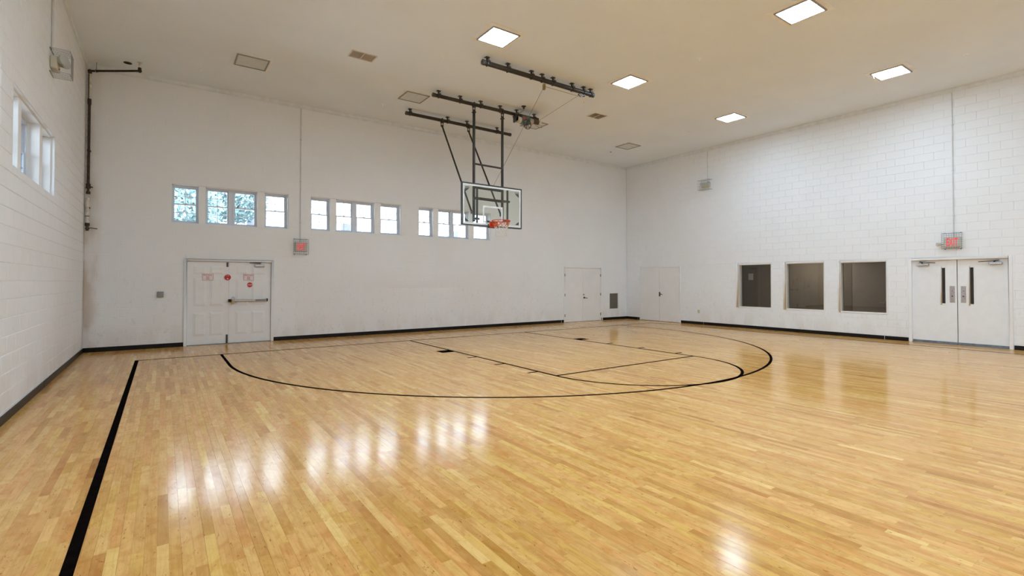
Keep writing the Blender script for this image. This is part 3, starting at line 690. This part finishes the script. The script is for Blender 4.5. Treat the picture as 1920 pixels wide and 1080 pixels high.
mb = MB(); c0, c1, q0, q1, dp = -1.96, -1.50, 4.745, 5.075, -.17
for k in range(8):
    y = c0+(c1-c0)*k/7
    for z in (q0, q1): mb.tube([RIGHT(y, z, 0), RIGHT(y, z, dp)], .003, 4)
    mb.tube([RIGHT(y, q0, dp), RIGHT(y, q1, dp)], .0018, 4)
for z in (q0, q1): mb.tube([RIGHT(c0, z, dp), RIGHT(c1, z, dp)], .0055, 4); mb.tube([RIGHT(c0, z, -.005), RIGHT(c1, z, -.005)], .005, 4)
for z in (q0+.11, q0+.22): mb.tube([RIGHT(c0, z, dp), RIGHT(c1, z, dp)], .0018, 4)
obj('wire_guard', mb, WIREW, t)

# ------------------------------------------------------------------ corner sprinkler pipe
PXc, PYc = -8.335, YB-.10
t = thing('sprinkler_pipe', 'rusty iron pipe rising in the left corner and turning along the ceiling', 'pipe', (PXc, PYc, 2.6))
obj('upper_pipe', MB().cyl((PXc, PYc, 3.55), (PXc, PYc, 5.99), .024, 12), PIPE, t)
obj('side_pipe', MB().cyl((PXc-.035, PYc+.03, 3.40), (PXc-.035, PYc+.03, 5.95), .012, 8), PIPEW, t, label='thin painted pipe behind the iron one')
obj('lower_pipe', MB().cyl((PXc-.012, PYc, 2.76), (PXc-.012, PYc, 3.30), .034, 12), PIPEW, t, label='white painted lower length')
obj('white_pipe', MB().cyl((PXc+.004, PYc, 5.42), (PXc+.004, PYc, 5.96), .026, 10), PIPEW, t)
obj('coupling', MB().cyl((PXc, PYc, 3.50), (PXc, PYc, 3.60), .040, 10).cyl((PXc+.02, PYc, 3.54), (PXc+.075, PYc, 3.53), .012, 8), PIPE, t)
obj('coupling', MB().cyl((PXc, PYc, 3.38), (PXc, PYc, 3.44), .036, 10).cyl((PXc, PYc, 3.44), (PXc, PYc, 3.50), .02, 10), PIPE, t)
obj('coupling', MB().cyl((PXc-.012, PYc, 2.90), (PXc-.012, PYc, 2.915), .038, 10), PIPE, t)
obj('coupling', MB().cyl((PXc, PYc, 5.30), (PXc, PYc, 5.42), .033, 10), PIPE, t)
obj('valve', MB().cyl((PXc-.008, PYc, 2.70), (PXc-.008, PYc, 2.765), .040, 10).cyl((PXc-.008, PYc, 2.60), (PXc-.008, PYc, 2.70), .026, 10).cyl((PXc-.008, PYc, 2.63), (PXc-.008, PYc, 2.655), .036, 10), PIPE, t)
obj('valve_handle', MB().tube([(PXc, PYc, 2.655), (PXc+.05, PYc-.02, 2.66), (PXc+.16, PYc-.02, 2.645)], .009, 6), PIPE, t)
E1 = (-7.468, 1.239, 6.02)
obj('branch_pipe', MB().cyl((PXc, PYc, 6.02), E1, .023, 12), PIPE, t)
obj('elbow', MB().ball((PXc, PYc, 6.02), .040, 12, 8).cyl((PXc, PYc, 5.97), (PXc, PYc, 6.02), .034, 10), PIPE, t)
obj('elbow', MB().ball(E1, .040, 12, 8).cyl(E1, (E1[0], E1[1], 6.085), .032, 10), PIPE, t)
obj('riser', MB().cyl((E1[0], E1[1], 6.08), (E1[0], E1[1], H), .02, 10).cyl((E1[0], E1[1], H-.012), (E1[0], E1[1], H), .042, 14), PIPEW, t)
hx_ = Vector((PXc, PYc, 6.02)).lerp(Vector(E1), .13)
obj('hanger', MB().cyl((hx_.x, hx_.y, 6.05), (hx_.x, hx_.y, H), .006, 6).ring(hx_, Vector(E1)-Vector((PXc, PYc, 6.02)), .030, .006, 12, 6), GREYM, t)
for z in (4.30, 3.08): obj('wall_bracket', MB().box(PXc-.03, PXc+.03, PYc-.01, YB, z, z+.025), PIPE, t)

# ------------------------------------------------------------------ ceiling fixtures
def fixture(loc, label, lit, group, plate=.79, dark=False):
    t_ = thing('ceiling_light', label, 'ceiling light', loc, group); x0, y0, z0 = loc; h = .305
    obj('surround', MB().box(x0-plate/2, x0+plate/2, y0-plate/2, y0+plate/2, z0-.008, z0), FIXPLATE, t_, bevel=.003)
    mb = MB()
    for a in ((-h, h, -h, -h+.028), (-h, h, h-.028, h), (-h, -h+.028, -h+.028, h-.028), (h-.028, h, -h+.028, h-.028)): mb.box(x0+a[0], x0+a[1], y0+a[2], y0+a[3], z0-.026, z0-.008)
    obj('light_frame', mb, FIXFRAME, t_)
    obj('lens', MB().box(x0-h+.028, x0+h-.028, y0-h+.028, y0+h-.028, z0-.016, z0-.009), LAMPON if lit else FIXOFF, t_, flat=True)
    return t_
GL = 'glowing square ceiling lights'
l0 = fixture((-1.84, -4.14, H), 'glowing square ceiling light above the left end of the front hoop beam', True, GL)
for loc, lb in (((1.84, -4.14, H), 'glowing square ceiling light just right of the front hoop beam'),
                ((6.12, -4.10, H), 'glowing square ceiling light farthest away, nearest the right wall corner'),
                ((1.92, -7.93, H), 'largest glowing square ceiling light, cut by the top edge of the photo'),
                ((6.20, -7.90, H), 'glowing square ceiling light on the right with a white clip hanging at its edge')): dup(l0, loc, lb)
added_lights = [(-5.55, -7.93), (-1.84, -7.93), (-5.55, -11.7), (-1.84, -11.7), (1.92, -11.7), (-5.55, -15.4), (-1.84, -15.4), (1.92, -15.4), (6.20, -15.4)]  # unseen lit panels, added to bring up the room's brightness
RW = {-7.93: 'third row', -11.7: 'row over the viewer', -15.4: 'row behind the viewer'}; CW = {-5.55: 'left column', -1.84: 'second column', 1.92: 'third column', 6.20: 'right column'}
for x_, y_ in added_lights: dup(l0, (x_, y_, H), 'glowing square ceiling light outside the photo, %s, %s' % (RW[y_], CW[x_]), 'glowing ceiling lights over the near half')
f0 = fixture((-5.52, -.17, H), 'unlit grey square ceiling light nearest the left corner pipe', False, 'unlit ceiling lights', .72)
for loc, lb in (((-1.88, -.31, H), 'unlit grey square ceiling light left of the middle hoop beam'), ((1.95, -.33, H), 'unlit square ceiling light behind the hoist motor'), ((6.02, -.36, H), 'unlit grey square ceiling light farthest right, near the back corner')): dup(f0, loc, lb)
# loose lens clip on the right light
t = thing('loose_clip', 'white clip hanging loose at the edge of the right ceiling light', 'clip', (5.86, -7.66, H-.12))
CLIP = mat('white_clip', (.85, .85, .85), .3)
obj('clip_strip', MB().add([(5.86, -7.66, H-.02), (5.885, -7.66, H-.02), (5.88, -7.69, H-.15), (5.855, -7.69, H-.15), (5.862, -7.655, H-.02), (5.887, -7.655, H-.02), (5.882, -7.685, H-.15), (5.857, -7.685, H-.15)], [(0,1,2,3), (4,7,6,5), (0,4,5,1), (1,5,6,2), (2,6,7,3), (3,7,4,0)]), CLIP, t)
obj('clip_hook', MB().tube([(5.93, -7.62, H-.025), (5.95, -7.64, H-.06), (5.92, -7.66, H-.085)], .007, 6), CLIP, t)

def ceiling_vent(loc, label, sx, sy):
    t_ = thing('ceiling_vent', label, 'vent', loc, 'ceiling air grilles'); x0, y0, z0 = loc
    mb = MB()
    for a in ((-sx, sx, -sy, -sy+.02), (-sx, sx, sy-.02, sy), (-sx, -sx+.02, -sy+.02, sy-.02), (sx-.02, sx, -sy+.02, sy-.02)): mb.box(x0+a[0], x0+a[1], y0+a[2], y0+a[3], z0-.014, z0)
    mb.box(x0-.008, x0+.008, y0-sy+.02, y0+sy-.02, z0-.014, z0)
    obj('grille_frame', mb, VENT, t_); obj('backing', MB().box(x0-sx+.02, x0+sx-.02, y0-sy+.02, y0+sy-.02, z0-.002, z0-.0005), VENTD, t_, flat=True)
    n = int(2*(sx-.03)/.026)
    for k in range(n):
        x1 = x0-sx+.028+k*.026
        if abs(x1-x0) < .02: continue
        obj('slat', MB().add([(x1, y0-sy+.02, z0-.012), (x1, y0+sy-.02, z0-.012), (x1+.014, y0+sy-.02, z0-.003), (x1+.014, y0-sy+.02, z0-.003), (x1+.003, y0-sy+.02, z0-.012), (x1+.003, y0+sy-.02, z0-.012)], [(0,1,2,3), (0,4,5,1), (4,3,2,5)]), VENT, t_, flat=True)
    return t_
ceiling_vent((-3.69, -1.83, H), 'brown slatted ceiling air grille left of the hoop beams', .26, .17)
ceiling_vent((2.93, -1.98, H), 'brown slatted ceiling air grille right of the hoist motor', .24, .18)
# sprinkler heads
sp0 = thing('ceiling_sprinkler', 'small ceiling sprinkler head left of the back hoop beam', 'sprinkler', (-2.32, .68, H), 'ceiling sprinkler heads')
obj('escutcheon', MB().cyl((-2.32, .68, H-.010), (-2.32, .68, H), .040, 16, .048), FIXPLATE, sp0)
obj('sprinkler_body', MB().cyl((-2.32, .68, H-.045), (-2.32, .68, H-.008), .011, 8).cyl((-2.32, .68, H-.052), (-2.32, .68, H-.046), .024, 12).tube([(-2.338, .68, H-.048), (-2.338, .68, H-.02)], .003, 4).tube([(-2.302, .68, H-.048), (-2.302, .68, H-.02)], .003, 4), FIXPLATE, sp0)
for (x_, y_), lb in (((-6.38, .83), 'small ceiling sprinkler head below the leftmost unlit light'), ((-2.31, -2.75), 'small ceiling sprinkler head left of the front hoop beam'),
                     ((2.09, -5.83), 'small ceiling sprinkler head between the two right hand lights'), ((6.34, -5.80), 'small ceiling sprinkler head between the lights along the right wall'),
                     ((6.42, -9.13), 'small ceiling sprinkler head nearest the right edge of the photo'), ((6.24, -2.64), 'small ceiling sprinkler head beyond the farthest glowing light'),
                     ((1.86, -2.60), 'small ceiling sprinkler head beside the right end of the front hoop beam')): dup(sp0, (x_, y_, H), lb)
HOLE = mat('hole_dark', (.03, .025, .02), .8)  # flat dark discs stand in for the dark inside of ceiling holes
tag(obj('ceiling_hole_cover', MB().cyl((6.13, .56, H-.004), (6.13, .56, H), .035, 14), HOLE), 'small dark round cap on the ceiling left of the farthest unlit light', 'cap')
tag(obj('ceiling_hole_cover', MB().cyl((-7.68, 1.43, H-.005), (-7.68, 1.43, H), .075, 18), HOLE), 'dark round cap on the ceiling above the corner pipe', 'cap')

# ------------------------------------------------------------------ hoop: ceiling beams
BZ = H-.13
def clamp(root, x, y, r, m=DARKM):
    mb = MB().ring((x, y, BZ), (1, 0, 0), r+.008, .008, 16, 5).box(x-.022, x+.022, y-.010, y+.010, BZ+r, H-.012).box(x-.045, x+.045, y-.04, y+.04, H-.014, H)
    mb.cyl((x+.03, y-.03, BZ+r-.01), (x+.03, y-.03, H-.03), .007, 6).box(x-.03, x+.04, y-r-.022, y-r-.002, BZ+.01, BZ+.045)
    obj('clamp', mb, m, root)
def beam(name, label, x0, x1, y, r, xs):
    t_ = thing(name, label, 'beam', ((x0+x1)/2, y, BZ), 'hoop support beams')
    obj('beam_pipe', MB().cyl((x0, y, BZ), (x1, y, BZ), r, 20), BLACKM, t_)
    for e in ((x0-.012, x0+.05), (x1-.05, x1+.012)): obj('end_cap', MB().cyl((e[0], y, BZ), (e[1], y, BZ), r+.006, 20), DARKM, t_)
    for x_ in xs: clamp(t_, x_, y, r)
    return t_
YA, YM, YC = -3.28, -1.04, .58
bA = beam('support_beam', 'thick front ceiling beam holding the hoist pulleys', -1.66, 1.50, YA, .052, [-1.55, -1.03, -.39, -.09, .23, .81, 1.18, 1.41])
bB = beam('support_beam', 'middle ceiling beam carrying the backboard uprights and the hoist motor', -1.70, 1.53, YM, .045, [-1.55, -.95, -.345, .262, .80, 1.40])
bC = beam('support_beam', 'rear ceiling beam holding the slanted braces', -1.71, 1.20+.52, YC, .045, [-1.60, -.46, .17, 1.22])
def hanger(root, x, y, r):
    mb = MB().ring((x, y, BZ), (1, 0, 0), r+.012, .012, 16, 6).box(x-.05, x+.05, y-.015, y+.015, BZ-r-.03, BZ-r-.004)
    for s in (-.03, .03): mb.box(x+s-.007, x+s+.007, y-.014, y+.014, BZ-r-.135, BZ-r-.02)
    mb.cyl((x-.042, y, BZ-r-.115), (x+.042, y, BZ-r-.115), .012, 8)
    obj('hanger', mb, DARKM, root)
UX = (-.545, .335)
for x_ in UX: hanger(bB, x_, YM, .045)
for x_ in (-.63, .232): hanger(bC, x_, YC, .045)

# ------------------------------------------------------------------ hoop: frame, backboard, rim, net
HP = thing('basketball_hoop', 'ceiling hung basketball hoop with glass backboard and black steel frame', 'basketball hoop', (-.09, YM, 2.6))
UT = BZ-.045-.10
for x_ in UX:
    u = obj('upright', MB().cyl((x_, YM, 3.06 if x_ < 0 else 3.10), (x_, YM, UT-.055), .036, 16).box(x_-.042, x_+.042, YM-.042, YM+.042, UT-.07, UT-.045).box(x_-.012, x_+.012, YM-.02, YM+.02, UT-.06, UT+.01), BLACKM, HP)
for z, r in ((4.545, .024), (3.935, .036), (3.655, .036)):
    obj('crossbar', MB().cyl((UX[0]+.02, YM-(.0 if z > 4 else .03), z+.005), (UX[1]-.02, YM-(.0 if z > 4 else .03), z-.005), r, 14), BLACKM, HP)
for (x0, x1) in ((-.63, -.56), (.232, .335)):
    top = Vector((x0, YC, UT-.01)); bot = Vector((x1, YM+.07, 3.30))
    obj('brace', MB().cyl(top, bot, .023, 12).box(x0-.02, x0+.02, YC-.02, YC+.02, UT-.03, UT+.01).box(bot.x-.02, bot.x+.02, YM+.0, YM+.10, 3.265, 3.335), BLACKM, HP)
YBB = -1.25; BX0, BX1, BZ0, BZ1 = -1.022, .82, 2.928, 4.003
FB = lambda s, z, d: (s, YBB+d, z)
for x_, z_ in ((-.55, (3.0, 3.93)), (.385, (3.0, 3.935))):
    mt = obj('mount_tube', MB().box(x_-.022, x_+.022, YBB+.02, YBB+.06, *z_), mat('mount_green_steel', (.055, .07, .062), .4, .2), HP, bevel=.004)
for x_, u in ((-.55, UX[0]), (.385, UX[1])):
    for z in (3.64, 3.12):
        mb = MB().box(min(x_, u)-.10, max(x_, u)+.09, YBB+.06, YBB+.10, z-.028, z+.028).box(u-.05, u+.05, YBB+.10, YM-.034, z-.022, z+.022)
        for q in (-.08, .075): mb.cyl((x_+q, YBB+.035, z), (x_+q, YBB+.062, z), .012, 8)
        obj('mount_bracket', mb, mat('mount_green_steel', (.055, .07, .062), .4, .2), HP, bevel=.003)
bb = obj('backboard_glass', MB().wbox(FB, BX0+.03, BX1-.03, BZ0+.03, BZ1-.03, -.002, .010), GLASSB, HP, flat=True, label='clear greenish glass')
obj('backboard_frame', MB().frame(FB, BX0, BX1, BZ0, BZ1, .032, -.010, .045), BBFRAME, HP, bevel=.004)
obj('border_line', MB().frame(FB, BX0+.032, BX1-.032, BZ0+.032, BZ1-.032, .045, -.0035, -.0022), BBWHITE, bb, flat=True)
obj('target_square', MB().frame(FB, -.405, .205, 3.02, 3.46, .045, -.0035, -.0022), BBWHITE, bb, flat=True)
for (cx_, cz_, sx, sz) in ((BX0+.10, BZ1-.10, 1, -1), (BX1-.10, BZ1-.10, -1, -1), (BX0+.10, BZ0+.10, 1, 1), (BX1-.10, BZ0+.10, -1, 1)):
    k = 1.0 if sz < 0 else .8; m = MB()
    A_ = [(cx_, cz_+sz*.045), (cx_+sx*.125*k, cz_+sz*.045), (cx_, cz_+sz*.145*k)] if sz < 0 else [(cx_, cz_), (cx_+sx*.14*k, cz_), (cx_, cz_+sz*.11*k)]
    m.add([FB(a, b, -.0032) for a, b in A_]+[FB(a, b, -.0022) for a, b in A_], [(0, 1, 2), (3, 5, 4), (0, 3, 4, 1), (1, 4, 5, 2), (2, 5, 3, 0)])
    if sz < 0: m.wbox(FB, cx_, cx_+sx*.13, cz_+sz*.028, cz_+sz*.012, -.0032, -.0022)
    obj('corner_mark', m, BBMARK, bb, flat=True)
# rim
RX, RZ = -.10, 3.05; RY = YBB-.012-.15-.228
rm = obj('rim', MB().ring((RX, RY, RZ), (0, 0, 1), .233, .010, 40, 8), ORANGE, HP)
obj('rim_plate', MB().box(RX-.11, RX+.11, YBB-.022, YBB-.011, RZ-.135, RZ+.015).box(RX-.07, RX+.07, YBB-.15, YBB-.022, RZ-.012, RZ+.012).box(RX-.065, RX-.05, YBB-.14, YBB-.022, RZ-.11, RZ-.012).box(RX+.05, RX+.065, YBB-.14, YBB-.022, RZ-.11, RZ-.012).box(RX-.065, RX+.065, YBB-.14, YBB-.125, RZ-.09, RZ-.012), ORANGE, rm, bevel=.003)
obj('rim_brace', MB().tube([(RX-.09, YBB-.022, RZ-.10), (RX-.16, RY+.16, RZ-.012)], .008, 6).tube([(RX+.09, YBB-.022, RZ-.10), (RX+.16, RY+.16, RZ-.012)], .008, 6), ORANGE, rm)
obj('rim_bolts', MB().box(RX-.19, RX-.11, YBB-.02, YBB-.01, RZ-.01, RZ+.03).cyl((RX-.145, YBB-.03, RZ-.075), (RX-.145, YBB-.01, RZ-.075), .016, 8).box(RX-.17, RX+.17, YBB-.02, YBB-.010, RZ-.155, RZ-.13), DARKM, rm)
hk = MB()
for i in range(12):
    a = 2*PI*i/12+.13; p = Vector((RX+.233*math.cos(a), RY+.233*math.sin(a), RZ-.010)); hk.tube([p, p+Vector((0, 0, -.012)), p+Vector((-.012*math.cos(a), -.012*math.sin(a), -.022))], .004, 5)
obj('net_hooks', hk, ORANGE, rm)
prof = [(0, .222, -.022), (1, .200, -.085), (2, .172, -.15), (3, .148, -.215), (4, .136, -.28), (5, .138, -.34), (6, .150, -.395)]
def net(seg, m, nm, r):
    mb = MB()
    for i in range(12):
        for sgn in (1, -1):
            pts = []
            for (k, R_, dz) in seg:
                a = 2*PI*(i+.13*12/(2*PI)+sgn*.5*k)/12; pts.append((RX+R_*math.cos(a), RY+R_*math.sin(a), RZ+dz))
            mb.tube(pts, r, 5)
    return obj(nm, mb, m, HP)
net(prof[:3], NETO, 'net_upper', .0055); net(prof[2:], NETW, 'net', .0058)

# ------------------------------------------------------------------ hoist: pulleys, cable, motor
t = thing('pulley', 'brass pulley block hanging under the middle of the front beam', 'pulley', (-.03, YA, BZ-.25), 'hoist pulleys')
PX_ = -.03
obj('pulley_wheel', MB().cyl((PX_-.012, YA, BZ-.175), (PX_+.012, YA, BZ-.175), .045, 18), BRASS, t)
obj('pulley_cheek', MB().box(PX_-.022, PX_-.015, YA-.03, YA+.03, BZ-.205, BZ-.085).box(PX_+.015, PX_+.022, YA-.03, YA+.03, BZ-.205, BZ-.085).box(PX_-.022, PX_+.022, YA-.02, YA+.02, BZ-.10, BZ-.085), BRASS, t)
obj('shackle', MB().ring((PX_, YA, BZ-.08), (0, 1, 0), .024, .006, 14, 5), STEEL, t)
t = thing('pulley', 'dark turning pulley under the right end of the front beam', 'pulley', (1.12, YA, BZ-.10), 'hoist pulleys')
obj('pulley_wheel', MB().cyl((1.10, YA-.012, BZ-.085), (1.10, YA+.012, BZ-.085), .045, 18), BRONZE, t)
obj('pulley_cheek', MB().box(1.02, 1.20, YA-.022, YA-.014, BZ-.10, BZ-.065).box(1.02, 1.20, YA+.014, YA+.022, BZ-.10, BZ-.065).box(1.18, 1.22, YA-.022, YA+.022, BZ-.10, BZ-.055), BRONZE, t)
CAB = mat('steel_cable', (.20, .17, .15), .5, .5)
A1 = (PX_, YA+.045, BZ-.18); K1 = (0.0, YM-.03, 3.97)
t = thing('hoist_cable', 'thin steel cable from the pulleys down to the hoop frame', 'cable', (0, YM, 3.97))
for a, b in ((A1, K1), ((PX_+.02, YA, BZ-.13), (1.06, YA, BZ-.128)), ((1.10, YA+.04, BZ-.06), (1.50, YM-.07, BZ-.06))): obj('cable_run', MB().tube([a, b], .0042, 5), CAB, t)
obj('cable_clip', MB().cyl((K1[0], K1[1], 3.965), (K1[0], K1[1]-.01, 4.03), .009, 6), DARKM, t)
YW = -1.22
t = thing('hoist_motor', 'hoist winch with spoked wheel under the right end of the middle beam', 'winch', (1.05, YW, 5.65))
obj('mount_plate', MB().box(.70, 1.52, YM-.10, YM+.05, BZ-.075, BZ-.05).box(.72, .76, YM-.20, YM+.05, BZ-.22, BZ-.06).box(1.05, 1.09, YM-.20, YM+.05, BZ-.22, BZ-.06), DARKM, t)
gb = obj('gearbox', MB().box(.80, 1.08, YW-.09, YW+.09, 5.80, 6.00), mat('gearbox_green', (.12, .16, .14), .5, .3), t, bevel=.02)
obj('warning_label', MB().box(.83, .91, YW-.0925, YW-.0905, 5.88, 5.96), mat('label_red', (.50, .08, .06), .5), gb)
obj('rating_label', MB().box(.85, .92, YW-.0925, YW-.0905, 5.815, 5.86), mat('label_pale', (.55, .60, .65), .5), gb)
obj('housing', MB().cyl((.72, YW, 5.88), (.80, YW, 5.88), .085, 16), CREAM, t)
obj('drum_cover', MB().cyl((1.08, YW, 5.90), (1.19, YW, 5.90), .095, 18), mat('drum_tan', (.42, .38, .30), .45, .3), t)
obj('motor_body', MB().cyl((1.20, YW, 5.93), (1.40, YW, 5.93), .072, 18), mat('motor_brown', (.09, .06, .035), .4, .4), t)
obj('limit_box', MB().box(1.41, 1.50, YW-.05, YW+.05, 5.86, 5.98), CREAM, t, bevel=.008)
wc = (.95, YW-.11, 5.765); mb = MB().ring(wc, (0, 1, 0), .125, .011, 28, 6).cyl((wc[0], wc[1]-.015, wc[2]), (wc[0], wc[1]+.12, wc[2]), .022, 10)
obj('wheel', mb, DARKM, t, label='dark spoked wheel')
mb = MB()
for k in range(6): a = 2*PI*k/6+.3; mb.tube([wc, (wc[0]+.122*math.cos(a), wc[1], wc[2]+.122*math.sin(a))], .009, 5)
obj('spokes', mb, DARKM, t)
obj('cable_guide', MB().tube([(1.50, YW, 5.95), (1.52, YW-.02, 5.80), (1.40, YW-.05, 5.78), (1.30, YW, 5.84)], .006, 5), CAB, t)
t = thing('junction_box', 'small dark ceiling fitting with a curled wire above the hoist motor', 'junction box', (.785, -1.394, H-.07))
obj('box_body', MB().cyl((.785, -1.394, H-.014), (.785, -1.394, H), .062, 18).cyl((.785, -1.394, H-.075), (.785, -1.394, H-.014), .026, 12), DARKM, t)
obj('flex_wire', MB().tube([(.785, -1.394, H-.07), (.79, -1.38, H-.11), (.76, -1.30, H-.15), (.72, -1.20, H-.16), (.70, -1.10, BZ+.02)], .008, 6), GREYM, t)

# ------------------------------------------------------------------ outdoors, seen through the high windows
tag(obj('ground_outside', MB().box(-60, 60, YB+.35, 80, -.8, -.3), BOUNCE), 'pale paving outside beyond the back wall', 'ground', kind='structure')
tag(obj('ground_outside', MB().box(-60, XL-.35, -60, YB+.3, -.8, -.3), BOUNCE), 'pale paving outside beyond the left wall', 'ground', kind='structure')

def tree(loc, h, R_, label, seed):
    rr = random.Random(seed); x0, y0, z0 = loc; t_ = thing('tree', label, 'tree', loc, 'trees outside')
    tr = MB().tube([(x0, y0, z0), (x0+.1, y0, z0+h*.4), (x0-.05, y0+.1, z0+h*.75), (x0+.1, y0, z0+h)], .11, 8)
    for k in range(9):
        a = rr.uniform(0, 2*PI); zb = z0+h*rr.uniform(.45, .9); L_ = R_*rr.uniform(.5, .95)
        tr.tube([(x0, y0, zb), (x0+.5*L_*math.cos(a), y0+.5*L_*math.sin(a), zb+.35*L_), (x0+L_*math.cos(a), y0+L_*math.sin(a), zb+.5*L_)], .035, 5)
    obj('trunk', tr, BARK, t_); lv = MB()
    for k in range(2600):
        a, b = rr.uniform(0, 2*PI), math.acos(rr.uniform(-1, 1)); q = rr.uniform(.45, 1)**.5*R_
        p = Vector((x0+q*math.sin(b)*math.cos(a), y0+q*math.sin(b)*math.sin(a), z0+h*.8+q*.75*math.cos(b)))
        u = Vector((rr.gauss(0, 1), rr.gauss(0, 1), rr.gauss(0, 1))).normalized(); v = u.orthogonal().normalized(); s = rr.uniform(.08, .17)
        lv.add([p-u*s, p+v*s*.5, p+u*s, p-v*s*.5], [(0, 1, 2, 3)])
    obj('foliage', lv, LEAF, t_, kind='stuff', flat=True)
tree((-6.9, 9.5, -.3), 5.6, 1.7, 'leafy tree seen through the left panes of the first back window group', 3)
tree((-4.6, 13.5, -.3), 7.0, 1.6, 'leafy tree farther off, seen in the upper panes of the double window', 5)
HY = 17.0
hs = thing('neighbouring_house', 'pale sided house outside seen washed out through the back windows', 'house', (4, HY, -.3))
obj('house_wall', MB().box(-7.0, 22, HY, HY+7, -.3, 7.6), SIDING, hs)
mb = MB()
for k in range(43): mb.add([(-7.0, HY-.015, -.3+k*.18), (22, HY-.015, -.3+k*.18), (22, HY-.001, -.3+k*.18+.17), (-7.0, HY-.001, -.3+k*.18+.17), (-7.0, HY, -.3+k*.18), (22, HY, -.3+k*.18)], [(0, 1, 2, 3), (0, 4, 5, 1)])
obj('siding_boards', mb, SIDING, hs, kind='stuff', flat=True)
for x_ in (-5.9, -3.6, -1.3, 1.2, 4.6, 8.0, 11.5, 15.0):
    f = obj('house_window', MB().frame(lambda s, z, d: (s, HY+d, z), x_, x_+.95, 3.7, 4.9, .08, -.05, -.016), TRIM, hs)
    obj('pane', MB().box(x_+.08, x_+.87, HY-.045, HY-.025, 3.78, 4.82), PANEH, f)
obj('house_roof', MB().add([(-7.4, HY-.5, 7.5), (22.4, HY-.5, 7.5), (22.4, HY+3.5, 9.3), (-7.4, HY+3.5, 9.3), (22.4, HY+7.5, 7.5), (-7.4, HY+7.5, 7.5)], [(0, 1, 2, 3), (3, 2, 4, 5), (0, 3, 5), (1, 4, 2), (0, 5, 4, 1)]), ROOF, hs)  # unseen roof, height shaped to cut the sky mirrored in the gym floor
